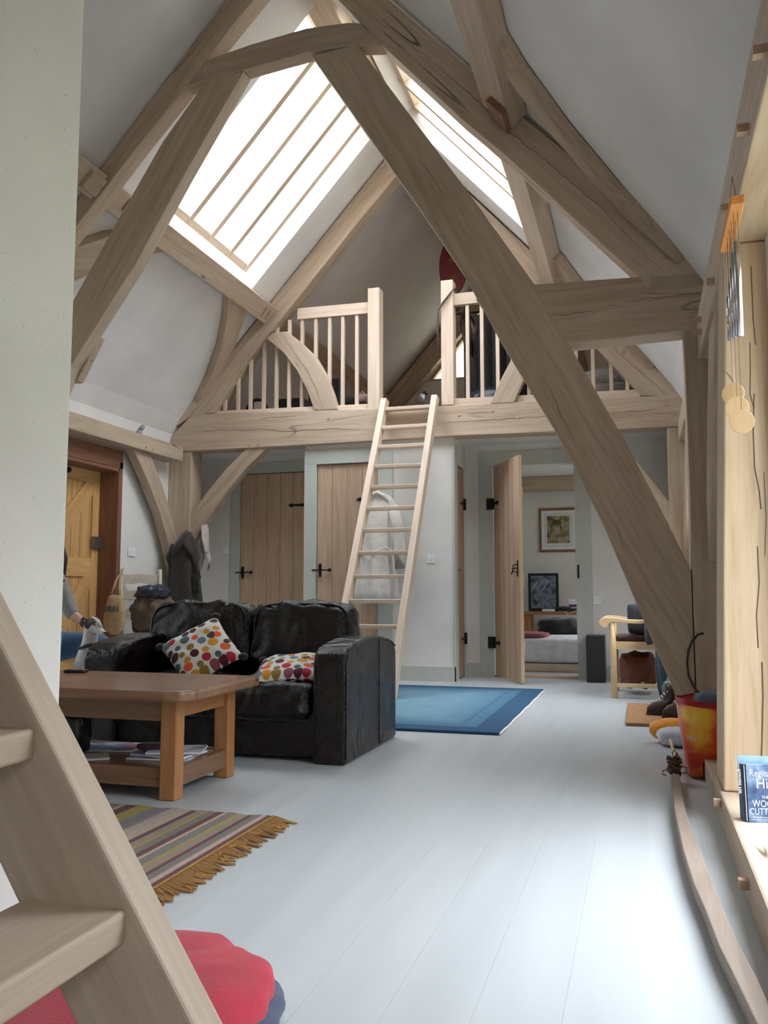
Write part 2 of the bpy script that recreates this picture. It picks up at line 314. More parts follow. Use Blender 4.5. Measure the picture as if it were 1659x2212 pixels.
# ------------------------------------------------------------------ shell
struct(box('floor', floor_mat(), -5.4, .75, -2.6, 13.3, -.12, 0, bev=0))
struct(box('floor', JOIN['y'], -5.05, .5, 8.64, 13.1, 2.52, 2.74, bev=0)).name = 'floor_loft'
U0, U1, SKY0, SKY1 = .10, 1.56, 6.12, 7.99
prof = [(u, ZR - S * u) for u in (0, .10, 1.0, U1, 2.2)] + [(2.45, 3.06), (2.62, 2.84), (2.73, 2.66), (2.77, 2.46)]
def ceiling(side, name):
    mb = MB(); ys = [-2.5, 0, 2.5, 5, SKY0, SKY1, 9.5, 11.5, 13.2]
    V = [[mb.bm.verts.new((XC + side * u, y, z)) for y in ys] for u, z in prof]
    for i in range(len(prof) - 1):
        for j in range(len(ys) - 1):
            if 1 <= i <= 2 and ys[j] == SKY0: continue
            f = [V[i][j], V[i+1][j], V[i+1][j+1], V[i][j+1]]
            mb.bm.faces.new(f if side < 0 else f[::-1])
    o = obj(name, mb, PLC)
    m = o.modifiers.new('thick', 'SOLIDIFY'); m.thickness = .28; m.offset = 1
    # keep the slab outside: offset along the face normals, which point up and out
    o.data.update(); up = sum(p.normal.z for p in o.data.polygons)
    if up < 0: m.offset = -1
    return struct(o)
ceiling(-1, 'ceiling_left'); ceiling(1, 'ceiling_right')
def wall(name, mat, axis, pos, thick, a0, a1, z0, z1, holes=()):
    """wall on a plane x=pos or y=pos with rectangular openings (a0,a1,z0,z1)"""
    A = sorted({a0, a1, *[h[0] for h in holes], *[h[1] for h in holes]}); Z = sorted({z0, z1, *[h[2] for h in holes], *[h[3] for h in holes]})
    mb = MB()
    for i in range(len(A) - 1):
        for j in range(len(Z) - 1):
            ca, cz = (A[i] + A[i+1]) / 2, (Z[j] + Z[j+1]) / 2
            if any(h[0] < ca < h[1] and h[2] < cz < h[3] for h in holes): continue
            if axis == 'x': mb.box(pos, pos + thick, A[i], A[i+1], Z[j], Z[j+1])
            else: mb.box(A[i], A[i+1], pos, pos + thick, Z[j], Z[j+1])
    bmesh.ops.remove_doubles(mb.bm, verts=mb.bm.verts[:], dist=1e-4)
    return struct(obj(name, mb, mat))
DLEFT = (6.46, 7.47, 0, 2.13)
wall('wall_left', PLA, 'x', -5.33, .29, -2.6, 13.3, 0, 2.55, [DLEFT, (3.5, 4.9, .95, 2.0)])
wall('wall_right', PLA, 'x', .5, .25, -2.6, 13.3, 0, 2.55, [(1.65, 3.42, .13, 2.23), (-1.7, -.3, .8, 2.1), (6.1, 8.0, .95, 2.15), (9.9, 11.3, .9, 2.0)])
mb = MB().prism([(-5.33, -2.5, 0), (.75, -2.5, 0), (.75, -2.5, 2.6), (XC, -2.5, 6.05), (-5.33, -2.5, 2.6)], (0, -.2, 0)); struct(obj('wall_front', mb, PLA))
# far gable with its triangular window
GW = [(-3.19, 4.25), (-1.02, 4.25), (-2.2, 5.46)]
mb = MB(); bm = mb.bm
def gface(pts):
    a = [bm.verts.new((x, 13.15, z)) for x, z in pts]; bm.faces.new(a)
gface([(-5.33, 0), (.75, 0), (.75, 4.25), (-1.02, 4.25), (-3.19, 4.25), (-5.33, 4.25)]); gface([(-5.33, 4.25), (-3.19, 4.25), (-2.2, 5.46), (-2.28, 6.1), (-3.9, 5.2)]); gface([(.75, 4.25), (-.66, 5.2), (-2.28, 6.1), (-2.2, 5.46), (-1.02, 4.25)])
o = obj('wall_back', mb, PLA); struct(o); fin(o, solid=.18)
w = struct(obj('window_1', MB().prism([(-3.17, 13.17, 4.27), (-1.05, 13.17, 4.27), (-2.2, 13.17, 5.43)], (0, .01, 0)), GLASS))
fr = MB()
for a, b2 in zip(GW, GW[1:] + GW[:1]):
    a = Vector((a[0], 13.08, a[1])); b2 = Vector((b2[0], 13.08, b2[1])); c = Vector((-2.28, 13.08, 4.62)); k = .11
    fr.prism([a, b2, b2 + (c - b2) * k, a + (c - a) * k], (0, .1, 0))
obj('window_frame', fr, JOIN['x'], w)
# dividing wall at the left of the camera, with a soft rounded end
mb = MB(); rr = .07; xa, xb, ya, yb = -5.05, -1.475, 1.58, 1.97
pts = [(xa, ya), ]
for i in range(7): t = -math.pi/2 + i / 6 * math.pi/2; pts.append((xb - rr + rr * math.cos(t), ya + rr + rr * math.sin(t)))
for i in range(7): t = i / 6 * math.pi/2; pts.append((xb - .03 + .03 * math.cos(t), yb - .03 + .03 * math.sin(t)))
pts.append((xa, yb))
def tz(x): return min(rz(x) + .05, 5.0)
bm = mb.bm; a = [bm.verts.new((x, y, 0)) for x, y in pts]; b2 = [bm.verts.new((x, y, 2.45 if x < -5 else tz(x))) for x, y in pts]
n = len(a); bm.faces.new(a[::-1])
for i in range(n): bm.faces.new((a[i], a[(i+1)%n], b2[(i+1)%n], b2[i]))
# the wall's top follows the roof: add a ridge strip
o = obj('wall_partition', mb, PLA, smooth=False); struct(o)
mb = MB().prism([(-5.05, 1.62, 2.45), (-1.6, 1.62, 2.45), (-1.6, 1.62, 5.1), (XC, 1.62, 5.82), (-4.5, 1.62, 3.34)], (0, .33, 0)); struct(obj('wall_partition_upper', mb, PLA))
# back of the living room: centre block and two recesses
YF, YB = 8.50, 9.12
wall('wall_centre', PLA, 'y', YF, .12, -3.42, -1.80, 0, 2.50, [(-3.29, -2.60, 0, 2.25)])
wall('wall_recess_left', PLA, 'y', YB, .12, -5.05, -3.42, 0, 2.52, [(-4.49, -3.64, 0, 2.28)])
wall('wall_recess_right', PLA, 'y', YB, .12, -1.80, .5, 0, 2.52, [(-1.50, -.64, 0, 2.24)])
wall('wall_block_left', PLA, 'x', -3.42, .1, YF + .12, YB + .1, 0, 2.52)
wall('wall_block_right', PLA, 'x', -1.90, .1, YF + .12, YB, 0, 2.52, [(8.63, 9.08, 0, 2.22)])
struct(box('ceiling_ground', PLC, -5.04, .5, 8.64, 13.14, 2.475, 2.52, bev=0))
def strim(name, *a, mat=SAGE, bev=.002):
    m = MB()
    for q in a: m.box(*q)
    return struct(obj(name, m, mat, None, bev))
strim('trim_1', (-3.425, -3.29, YF - .018, YF, 0, 2.25), (-3.425, -2.44, YF - .018, YF, 2.25, 2.40), (-2.60, -2.44, YF - .018, YF, 0, 2.25))
strim('trim_2', (-4.60, -4.49, YB - .018, YB, 0, 2.28), (-4.60, -3.42, YB - .018, YB, 2.28, 2.40), (-3.64, -3.42, YB - .018, YB, 0, 2.28))
strim('trim_3', (-1.65, -1.50, YB - .018, YB, 0, 2.24), (-1.65, -.48, YB - .018, YB, 2.24, 2.40), (-.64, -.48, YB - .018, YB, 0, 2.24))
strim('trim_4', (-1.80, -1.785, YF - .018, YF + .13, 0, 2.40))
strim('baseboard_centre', (-2.44, -1.785, YF - .018, YF, 0, .145))
strim('baseboard_recess', (-1.785, -1.65, YB - .018, YB, 0, .145), (-.48, .28, YB - .018, YB, 0, .145))
strim('trim_5', (-1.50, -.64, YB - .03, YB + .14, 0, .022), mat=JOIN['x'])
# ------------------------------------------------------------------ doors
def plank_door(name, x0, x1, y, z1, side):
    """ledged plank door, its face towards -Y at y; hinges at side ('l'/'r')"""
    d = struct(obj(name, MB().box(x0, x1, y, y + .035, .012, z1), JOIN['z'], None, .002)); n = 5 if x1 - x0 > .8 else 4
    g = MB()
    for i in range(1, n): xx = x0 + (x1 - x0) * i / n; g.box(xx - .002, xx + .002, y - .0015, y + .004, .02, z1 - .01)
    obj('board_joint', g, JOINT, d)
    for zz in (z1 - .38, .32):
        hm = MB(); e = x1 if side == 'r' else x0; s = -1 if side == 'r' else 1
        hm.prism([(e, y - .002, zz - .02), (e + s * .17, y - .002, zz - .010), (e + s * .19, y - .002, zz - .024), (e + s * .235, y - .002, zz), (e + s * .19, y - .002, zz + .024), (e + s * .17, y - .002, zz + .010), (e, y - .002, zz + .02)], (0, -.006, 0))
        hm.box(min(e, e - s * .03), max(e, e - s * .03), y - .03, y - .018, zz - .055, zz + .055)
        obj('hinge', hm, IRON, d)
    e = x0 if side == 'r' else x1; s = 1 if side == 'r' else -1; zz = 1.12
    lm = MB()
    for k in (-.035, .035):
        cx = e + s * k; lm.prism([(cx - .012, y - (.002 if k > 0 else .019), zz - .07), (cx + .012, y - (.002 if k > 0 else .019), zz - .07), (cx + .016, y - (.002 if k > 0 else .019), zz), (cx + .012, y - (.002 if k > 0 else .019), zz + .07), (cx - .012, y - (.002 if k > 0 else .019), zz + .07), (cx - .016, y - (.002 if k > 0 else .019), zz)], (0, -.006, 0))
    lm.tube([(e - s * .05, y - .03, zz), (e + s * .14, y - .03, zz)], .007); lm.tube([(e + s * .035, y - .004, zz - .02), (e + s * .035, y - .045, zz - .03), (e + s * .035, y - .045, zz + .05), (e + s * .035, y - .004, zz + .05)], .006)
    lm.ball((e + s * .15, y - .03, zz), (.02, .01, .02), 10, 6)
    obj('latch', lm, IRON, d); return d
plank_door('door_1', -3.28, -2.61, YF + .01, 2.24, 'r')
plank_door('door_2', -4.48, -3.65, YB + .01, 2.27, 'r')
# narrow view of a third plank door in the side of the centre block
d = struct(obj('door_3', MB().box(-1.845, -1.81, 8.64, 9.07, .012, 2.2), JOIN['z'], None, .002))
hm = MB()
for zz in (1.83, .40):
    hm.box(-1.81, -1.80, 8.90, 9.05, zz - .012, zz + .012); hm.box(-1.81, -1.785, 9.05, 9.085, zz - .06, zz + .06)
obj('hinge', hm, IRON, d)
lm = MB().box(-1.81, -1.795, 8.66, 8.685, 1.05, 1.19); lm.tube([(-1.80, 8.66, 1.12), (-1.80, 8.80, 1.12)], .007); obj('latch', lm, IRON, d)
# the open bedroom door: hinged on the left jamb, swung into the room
hx, hy = -1.49, YB - .02; ang = math.atan2(-.72, .37)
def dl(u, v, z): return Vector((hx + u * math.cos(ang) - v * math.sin(ang), hy + u * math.sin(ang) + v * math.cos(ang), z))
MD = Matrix.Translation((hx, hy, 0)) @ Matrix.Rotation(ang, 4, 'Z')
mb = MB().box(0, .80, 0, .035, .015, 2.235); d = struct(obj('door_4', mb, JOIN['z'], None, .002, mw=MD))
g = MB()
for i in range(1, 5): g.box(.16 * i - .002, .16 * i + .002, -.0015, .002, .02, 2.22, MD)
obj('board_joint', g, JOINT, d)
hm = MB()
for zz in (1.83, .36):
    hm.box(.0, .13, -.009, -.001, zz - .012, zz + .012, MD); hm.ball(MD @ Vector((.15, -.008, zz)), (.02, .02, .022), 10, 6); hm.box(hx - .075, hx - .005, YB - .03, YB - .018, zz - .06, zz + .06); hm.box(-.01, .015, -.02, .0, zz - .06, zz + .06, MD)
obj('hinge', hm, IRON, d)
lm = MB().box(.74, .758, -.008, 0, 1.04, 1.20, MD); lm.tube([MD @ Vector((.66, -.03, 1.12)), MD @ Vector((.80, -.03, 1.12))], .007); lm.tube([MD @ Vector((.745, -.004, 1.08)), MD @ Vector((.745, -.05, 1.09)), MD @ Vector((.745, -.05, 1.15)), MD @ Vector((.745, -.004, 1.16))], .006)
lm.tube([MD @ Vector((.70, -.03, 1.11)), MD @ Vector((.68, -.045, 1.06))], .007); obj('latch', lm, IRON, d)
lg = MB()
for zz in (.35, 1.0, 1.85): lg.box(.05, .76, .035, .06, zz - .06, zz + .06, MD)
obj('ledge', lg, JOIN['x'], d)
lm = MB().box(-.625, -.605, YB - .024, YB - .018, 1.03, 1.17); struct(obj('trim_6', lm, IRON, None, .004))
# front door in the left wall, framed, ledged and braced
X0 = -5.235
d = struct(box('door_5', HONEY['z'], X0 - .05, X0 - .02, DLEFT[0] + .02, DLEFT[1] - .02, .01, 2.10))
ya, yb = DLEFT[0] + .02, DLEFT[1] - .02
g = MB()
for i in range(1, 7): yy = ya + (yb - ya) * i / 7; g.box(X0 - .021, X0 - .0185, yy - .002, yy + .002, .2, 1.95)
obj('board_joint', g, RED['z'], d)
obj('stile', MB().box(X0 - .02, X0, ya, ya + .11, .01, 2.1), HONEY['z'], d, .003); obj('stile', MB().box(X0 - .02, X0, yb - .11, yb, .01, 2.1), HONEY['z'], d, .003)
for z0, z1 in ((1.98, 2.10), (1.04, 1.22), (.01, .22)): obj('rail', MB().box(X0 - .02, X0, ya + .11, yb - .11, z0, z1), HONEY['y'], d, .003)
for z0, z1 in ((1.22, 1.98), (.22, 1.04)):
    q = [(X0 - .02, ya + .11, z0), (X0 - .02, ya + .25, z0), (X0 - .02, yb - .11, z1 - .12), (X0 - .02, yb - .11, z1), (X0 - .02, yb - .22, z1), (X0 - .02, ya + .11, z0 + .12)]
    obj('brace', MB().prism(q, (.02, 0, 0)), HONEY['x'], d, .002, xdir=(0, yb - ya - .3, z1 - z0 - .1), ydir=(1, 0, 0))
obj('lock_box', MB().box(X0, X0 + .035, yb - .12, yb + .03, 1.32, 1.44), STEEL, d, .004); obj('latch', MB().ball((X0 + .03, ya + .42, 2.05), (.03, .03, .03), 10, 6), IRON, d)
fr = MB().box(-5.30, -5.02, DLEFT[1] - .02, DLEFT[1] + .005, 0, 2.14); fr.box(-5.045, -5.02, DLEFT[1], DLEFT[1] + .05, 0, 2.2); struct(obj('trim_7', fr, RED['z'], None, .003))
fr = MB().box(-5.30, -5.02, DLEFT[0], DLEFT[1], 2.10, 2.14); fr.box(-5.045, -5.02, DLEFT[0], DLEFT[1] + .05, 2.13, 2.32); struct(obj('trim_8', fr, RED['y'], None, .003))
fr = MB().box(-5.30, -5.02, DLEFT[0] - .005, DLEFT[0] + .02, 0, 2.14); struct(obj('trim_9', fr, RED['z'], None, .003))
# ------------------------------------------------------------------ windows
def window(name, x, y0, y1, z0, z1, bars, mat=JOIN, hb=()):
    w = struct(obj(name, MB().box(x - .004, x + .004, y0, y1, z0, z1), GLASS)); m = MB()
    for q in ((y0, y0 + .05, z0, z1), (y1 - .05, y1, z0, z1), (y0, y1, z0, z0 + .05), (y0, y1, z1 - .05, z1)): m.box(x - .035, x + .035, q[0], q[1], q[2], q[3])
    for b in bars: m.box(x - .035, x + .035, b - .03, b + .03, z0, z1)
    for b in hb: m.box(x - .02, x + .02, y0, y1, b - .02, b + .02)
    obj('window_frame', m, mat['z'], w, .003); return w
window('window_2', .60, 1.65, 3.42, .13, 2.23, (2.5,))
window('window_8', .60, -1.7, -.3, .8, 2.1, (-1.0,))  # added behind the camera, out of view, to light the near ladder
window('window_3', .62, 6.1, 8.0, .95, 2.15, (7.05,))
window('window_4', .62, 9.9, 11.3, .9, 2.0, (10.6,))  # unseen window, added to bring daylight into the bedroom
window('window_5', -5.2, 3.5, 4.9, .95, 2.0, (4.2,))  # invented opening in the left wall, unseen, added to raise the light level
def skylight(side, name):
    g = MB(); q = [rp(side, U0, SKY0, .22), rp(side, U1, SKY0, .22), rp(side, U1, SKY1, .22), rp(side, U0, SKY1, .22)]
    g.prism(q, Vector((side * NX, 0, NZ)) * .008); w = struct(obj(name, g, GLASS))
    def bar(nm, u0, u1, y0, y1, o0, o1, mat, par_):
        m = MB().prism([rp(side, u0, y0, o0), rp(side, u1, y0, o0), rp(side, u1, y1, o0), rp(side, u0, y1, o0)], Vector((side * NX, 0, NZ)) * (o1 - o0))
        return obj(nm, m, mat, par_, .002, xdir=(side, 0, -S) if y1 - y0 < .3 else (0, 1, 0), ydir=(0, 1, 0) if y1 - y0 < .3 else (1, 0, 0))
    bar('sill_rail', U1 - .11, U1 - .06, SKY0 + .1, SKY1 - .10, .13, .21, PALE['x'], w); bar('top_rail', U0, U0 + .06, SKY0, SKY1, .13, .21, PALE['x'], w)
    for y in (SKY0 + .12, 6.69, 7.09, 7.49, 7.88): bar('glazing_bar', U0, U1 - .06, y - .03, y + .03, .12, .21, PALE['x'], w)
    return w
skylight(-1, 'window_6'); skylight(1, 'window_7')
# ------------------------------------------------------------------ timber frame
def fpoly(name, pts, y, t, dirv, label, mat=None, bev=.006, group=None, cat='beam'):
    o = obj(name, MB().prism([(x, y, z) for x, z in pts], (0, t, 0)), mat or OAK['x'], None, bev, xdir=(dirv[0], 0, dirv[1]), ydir=(0, 1, 0))
    return tag(o, label, cat, group)
def pegs(o, pts, y):
    for x, z in pts: obj('peg', MB().tube([(x, y + .03, z), (x, y - .008, z)], .013, 8), JOIN['y'], o)
def beam(name, x0, x1, y0, y1, z0, z1, label, ax, mat=OAK, bev=.006, cat='beam'):
    return tag(box(name, mat[ax], x0, x1, y0, y1, z0, z1, None, bev), label, cat)
Y2, Y1 = 5.3, 8.42
# middle truss
a = fpoly('principal_rafter', [(-4.88, 2.86), (-4.01, 3.82), (-3.5, 4.40), (-2.97, 4.98), (-2.28, 5.72), (-2.28, 5.44), (-2.75, 4.97), (-3.11, 4.58), (-3.49, 4.19), (-4.03, 3.60), (-4.7, 2.86)], Y2, .14, (1, 1.1), 'left sloping rafter of the middle truss, rising from behind the white wall end')
a = fpoly('principal_rafter', [(.48, 2.70), (.1, 3.12), (-.3, 3.57), (-.67, 3.96), (-1.04, 4.38), (-1.48, 4.86), (-2.27, 5.72), (-2.27, 5.44), (-1.55, 4.56), (-1.04, 3.98), (-.74, 3.67), (-.31, 3.18), (.04, 2.79), (.1, 2.70)], Y2, .14, (1, -1.1), 'right sloping rafter of the middle truss, meeting the short tie at top right')
pegs(a, [(-.62, 3.80), (-.05, 3.10), (.2, 2.9)], Y2)
o = fpoly('collar_beam', [(-3.07, 4.74), (-2.6, 4.81), (-2.16, 4.85), (-1.85, 4.83), (-1.57, 4.76), (-1.50, 4.60), (-1.83, 4.655), (-2.16, 4.67), (-2.59, 4.63), (-3.13, 4.585)], Y2 + .004, .12, (1, .0), 'dark cambered collar beam joining the two middle truss rafters high up')
pegs(o, [(-2.95, 4.69), (-1.72, 4.73), (-2.5, 4.72)], Y2 + .004)
fpoly('raking_strut', [(-2.93, 4.62), (-3.29, 4.19), (-3.66, 3.62), (-4.04, 3.02), (-4.45, 2.2), (-4.80, 1.0), (-4.83, .1), (-4.62, .1), (-4.55, 1.0), (-4.30, 1.9), (-4.02, 2.55), (-3.49, 3.28), (-3.09, 3.93), (-2.64, 4.62)], Y2 + .008, .12, (1, 1.6), 'left long dark strut of the middle truss, in front of the large skylight')
o = fpoly('raking_strut', [(-2.12, 4.64), (-1.68, 3.95), (-1.36, 3.45), (-1.05, 2.94), (-.81, 2.46), (-.48, 1.87), (-.21, 1.29), (.03, .66), (.17, .30), (.24, .004), (.285, .004), (.285, 1.0), (.13, 1.36), (-.07, 1.79), (-.33, 2.3), (-.6, 2.83), (-1.04, 3.53), (-1.35, 4.0), (-1.78, 4.66)], Y2 + .008, .13, (1, -1.9), 'right long curved strut running from the collar down to the floor post')
pegs(o, [(-.72, 2.72), (-.57, 2.60), (-.66, 2.62)], Y2 + .008)
o = fpoly('tie_beam', [(-.60, 2.815), (.60, 2.775), (.60, 2.44), (-.40, 2.415)], Y2, .2, (1, 0), 'short horizontal tie stub between the curved strut and the right wall post')
pegs(o, [(.33, 2.52), (.1, 2.72)], Y2)
obj('through_tenon', MB().prism([(-.99, Y2 + .12, 2.80), (-.60, Y2 + .12, 2.80), (-.40, Y2 + .12, 2.47), (-.77, Y2 + .12, 2.47)], (0, .08, 0)), OAK['x'], o, .006, xdir=(1, 0, 0))
o = fpoly('tie_beam', [(-5.03, 2.80), (-4.1, 2.80), (-4.25, 2.46), (-5.03, 2.46)], Y2, .2, (1, 0), 'left tie stub of the middle truss, mostly behind the white wall end')
obj('through_tenon', MB().prism([(-4.1, Y2 + .12, 2.80), (-3.86, Y2 + .12, 2.80), (-4.04, Y2 + .12, 2.47), (-4.25, Y2 + .12, 2.47)], (0, .08, 0)), OAK['x'], o, .006, xdir=(1, 0, 0))
o = beam('wall_post', .29, .56, Y2, Y2 + .22, .002, 2.44, 'dark right-hand post of the middle truss with a cable looped on it', 'z')
pegs(o, [(.40, .55), (.42, .32), (.36, 1.5)], Y2)
beam('wall_post', -5.03, -4.84, Y2, Y2 + .22, .002, 2.46, 'left post of the middle truss, standing behind the white wall end', 'z')
# end pieces hanging under the left tie, seen beside the wall end
# far truss and loft front
o = fpoly('tie_beam', [(-5.03, 2.455), (-5.03, 2.62), (-4.75, 2.87), (-3.6, 2.835), (-2.14, 2.785), (-.6, 2.765), (.45, 2.74), (.45, 2.44), (-1.82, 2.465), (-3.41, 2.455)], Y1, .22, (1, -.02), 'long pale tie beam across the far end, carrying the loft railing')
pegs(o, [(-4.83, 2.70), (-3.13, 2.73), (-3.93, 2.49), (-4.05, 2.49), (-1.72, 2.68), (-1.13, 2.62), (-1.38, 2.70), (.28, 2.66)], Y1)
fpoly('principal_rafter', [(-5.0, 2.72), (-4.84, 2.92), (-4.39, 3.43), (-3.19, 4.76), (-2.51, 5.51), (-2.28, 5.74), (-2.28, 5.42), (-2.9, 4.75), (-3.66, 3.90), (-4.1, 3.42), (-4.48, 2.87), (-4.75, 2.86)], Y1 + .004, .18, (1, 1.1), 'left rafter of the far truss, rising from the loft tie beam past the skylight')
o = fpoly('principal_rafter', [(.44, 2.72), (.28, 2.92), (-.17, 3.43), (-1.37, 4.76), (-2.05, 5.51), (-2.27, 5.74), (-2.27, 5.42), (-1.72, 4.80), (-.96, 3.96), (-.46, 3.40), (.06, 2.76)], Y1 + .004, .18, (1, -1.1), 'right rafter of the far truss, partly behind the curved strut')
pegs(o, [(-1.3, 4.5), (-.1, 3.2)], Y1 + .004)
o = fpoly('arched_brace', [(-3.78, 3.72), (-3.62, 3.72), (-3.45, 3.58), (-3.29, 3.42), (-3.16, 3.2), (-3.08, 2.99), (-3.03, 2.82), (-3.29, 2.82), (-3.38, 3.06), (-3.5, 3.28), (-3.65, 3.48), (-3.86, 3.66)], Y1 - .004, .1, (.7, -1), 'curved brace at the loft front between left rafter and tie beam', cat='brace')
fpoly('arched_brace', [(-.76, 3.66), (-.93, 3.68), (-1.03, 3.5), (-1.13, 3.3), (-1.27, 3.05), (-1.40, 2.775), (-1.16, 2.77), (-1.08, 2.95), (-1.0, 3.1), (-.86, 3.36)], Y1 - .004, .1, (.7, 1.1), 'right brace at the loft front, leaning behind the curved strut', cat='brace')
o = fpoly('knee_brace', [(-3.83, 2.46), (-4.09, 2.46), (-4.33, 2.24), (-4.57, 1.98), (-4.77, 1.74), (-4.77, 1.36), (-4.58, 1.64), (-4.35, 1.95), (-4.09, 2.24)], Y1 + .02, .12, (1, .95), 'knee brace under the loft tie at left, rising to the right from the post', cat='brace')
fpoly('knee_brace', [(-.62, 2.45), (-.28, 2.45), (0, 2.12), (.28, 1.73), (.29, 1.15), (.06, 1.55), (-.2, 1.97)], Y1 + .02, .12, (1, -.9), 'knee brace under the loft tie at right, behind the curved strut', cat='brace')
beam('wall_post', -5.04, -4.76, Y1 + .01, Y1 + .25, .002, 2.455, 'far left corner post where the black coat hangs', 'z')
beam('wall_post', .28, .52, Y1 + .01, Y1 + .25, .002, 2.44, 'far right corner post under the end of the loft tie beam', 'z')
def cracks(ob, y, *lines):
    for pts in lines:
        q = []
        for (x0, y0), (x1, y1) in zip(pts, pts[1:]):
            n = max(1, int(math.hypot(x1 - x0, y1 - y0) / 14))
            for k in range(n): q.append((x0 + (x1 - x0) * k / n + random.uniform(-2, 2), y0 + (y1 - y0) * k / n + random.uniform(-2.2, 2.2)))
        q.append(pts[-1]); w = [(.0012 + .0022 * math.sin(math.pi * k / max(1, len(q) - 1))) for k in range(len(q))]
        obj('drying_crack', MB().tube([P(a, b, Y=y) for a, b in q], w, 4, .3), CRK, ob)
CRK = plain('crack_brown', (.06, .04, .028), .9, bump=0)
def named(nm, key): return [o for o in C.objects if o.name.startswith(nm) and key in o.get('label', '')][0]
cracks(named('tie_beam', 'long pale'), Y1, [(402, 935), (470, 930), (560, 928), (640, 932), (720, 926), (798, 928)], [(958, 912), (1040, 908), (1110, 902), (1200, 900)], [(1318, 892), (1360, 888), (1422, 884)], [(560, 905), (640, 899)])
cracks(named('tie_beam', 'short horizontal'), Y2, [(1344, 650), (1400, 644), (1460, 640), (1515, 634)], [(1183, 683), (1240, 678), (1297, 671)], [(1310, 660), (1345, 662)])
cracks(named('principal_rafter', 'right sloping'), Y2, [(800, 36), (900, 105), (1000, 190), (1090, 275), (1200, 365), (1300, 450), (1390, 545), (1440, 595)], [(760, 30), (800, 72)])
cracks(named('principal_rafter', 'right rafter of the far'), Y1 + .004, [(1330, 760), (1380, 800), (1438, 852)], [(1045, 440), (1100, 500), (1150, 560)])
cracks(named('arched_brace', 'curved brace'), Y1 - .004, [(625, 745), (655, 790), (680, 830), (700, 885)])
cracks(named('raking_strut', 'right long'), Y2 + .008, [(905, 340), (960, 420), (985, 450)], [(1190, 840), (1215, 900), (1240, 950)], [(1330, 1130), (1350, 1190)])
# plates
o = beam('wall_plate', -5.10, -4.82, -2.4, 8.36, 2.33, 2.49, 'pale horizontal wall plate above the front door on the left', 'y')
for y in (7.62, 7.74): obj('peg', MB().tube([(-4.85, y, 2.37), (-4.81, y, 2.37)], .013, 8), JOIN['x'], o)
o = beam('wall_plate', .36, .60, -2.4, 5.24, 2.235, 2.49, 'near wall plate along the top of the right wall above the tall post', 'y')
for y, z in ((3.32, 2.30), (2.2, 2.42), (2.75, 2.30), (2.35, 2.30), (4.9, 2.37), (4.9, 2.30), (4.05, 2.28)): obj('peg', MB().box(.325, .37, y - .015, y + .015, z - .013, z + .013), JOIN['x'], o)
o = beam('wall_plate', .38, .60, 5.52, 8.42, 2.30, 2.49, 'far wall plate on the right, between middle and far trusses', 'y')
# braces in the side walls
def sidebrace(pts, x, t, label, dv):
    o = obj('knee_brace', MB().prism([(x, y, z) for y, z in pts], (t, 0, 0)), OAK['x'], None, .005, xdir=(0, *dv), ydir=(1, 0, 0)); return tag(o, label, 'brace')
sidebrace([(7.48, 2.33), (7.80, 2.33), (8.02, 2.06), (8.22, 1.78), (8.38, 1.46), (8.43, 1.30), (8.43, 1.0), (8.36, 1.06), (8.22, 1.38), (8.02, 1.72), (7.75, 2.05)], -4.98, .1, 'curved brace beside the front door, from wall plate down to corner post', (1, -1.3))
sidebrace([(7.3, 2.30), (7.62, 2.30), (8.02, 1.95), (8.43, 1.5), (8.43, 1.15), (8.0, 1.6), (7.6, 2.0)], .40, .09, 'lit brace in the right wall, rising from the far right corner post', (1, -1.1))
sidebrace([(4.35, 2.235), (4.7, 2.235), (5.0, 1.85), (5.29, 1.40), (5.29, 1.05), (4.95, 1.45), (4.6, 1.9)], .38, .10, 'brown brace in the right wall between the tall near post and middle truss post', (1, -1.2))
sidebrace([(5.53, 1.4), (5.53, 1.75), (5.8, 2.05), (6.1, 2.30), (6.35, 2.30), (5.9, 1.85)], .42, .09, 'brace in the right wall just past the middle truss post', (1, 1.1))
# near post and sole plate
P0 = 3.5
o = tag(obj('wall_post', MB().prism([(.275, P0, .132), (.30, P0, .9), (.355, P0, 2.233), (.60, P0, 2.233), (.60, P0, .132)], (0, .30, 0)), NEARW['z'], None, .008), 'tall bright near post on the right behind the wind chime and book', 'post')
def crack(mb, pts, w, y):
    mb = MB()
    L2 = [Vector((x, y, z)) for x, z in pts]
    for a, b in zip(L2, L2[1:]): mb.prism([a + Vector((-w, 0, 0)), a + Vector((w, 0, 0)), b + Vector((w, 0, 0)), b + Vector((-w, 0, 0))], (0, .003, 0))
    obj('drying_crack', mb, BROWNCL, o)
cr = None
def pc(*q): return [(P(x, y, Y=P0).x, P(x, y, Y=P0).z) for x, y in q]
crack(cr, pc((1622, 575), (1624, 620), (1627, 690), (1632, 745)), .0016, P0 - .0015); crack(cr, pc((1620, 740), (1621, 800), (1620, 850), (1628, 880)), .0014, P0 - .0015)
crack(cr, pc((1629, 850), (1627, 930), (1630, 1010), (1640, 1060), (1644, 1100)), .002, P0 - .0015); crack(cr, pc((1636, 1180), (1640, 1260), (1634, 1330), (1638, 1400)), .002, P0 - .0015); crack(cr, pc((1646, 1430), (1648, 1500), (1646, 1600), (1645, 1635)), .0025, P0 - .0015)
crack(cr, pc((1558, 800), (1570, 805), (1578, 815), (1584, 825)), .001, P0 - .0015); crack(cr, pc((1650, 1020), (1655, 1120), (1652, 1200)), .0012, P0 - .0015)
o = tag(box('sole_plate', OAK['y'], .262, .60, -1.95, 3.82, .002, .13, None, .008), 'low oak sill along the right wall under the book', 'beam')
for y, z in ((3.45, .10), (2.62, .07)): obj('peg', MB().box(.235, .27, y - .014, y + .014, z - .013, z + .013), JOIN['x'], o)
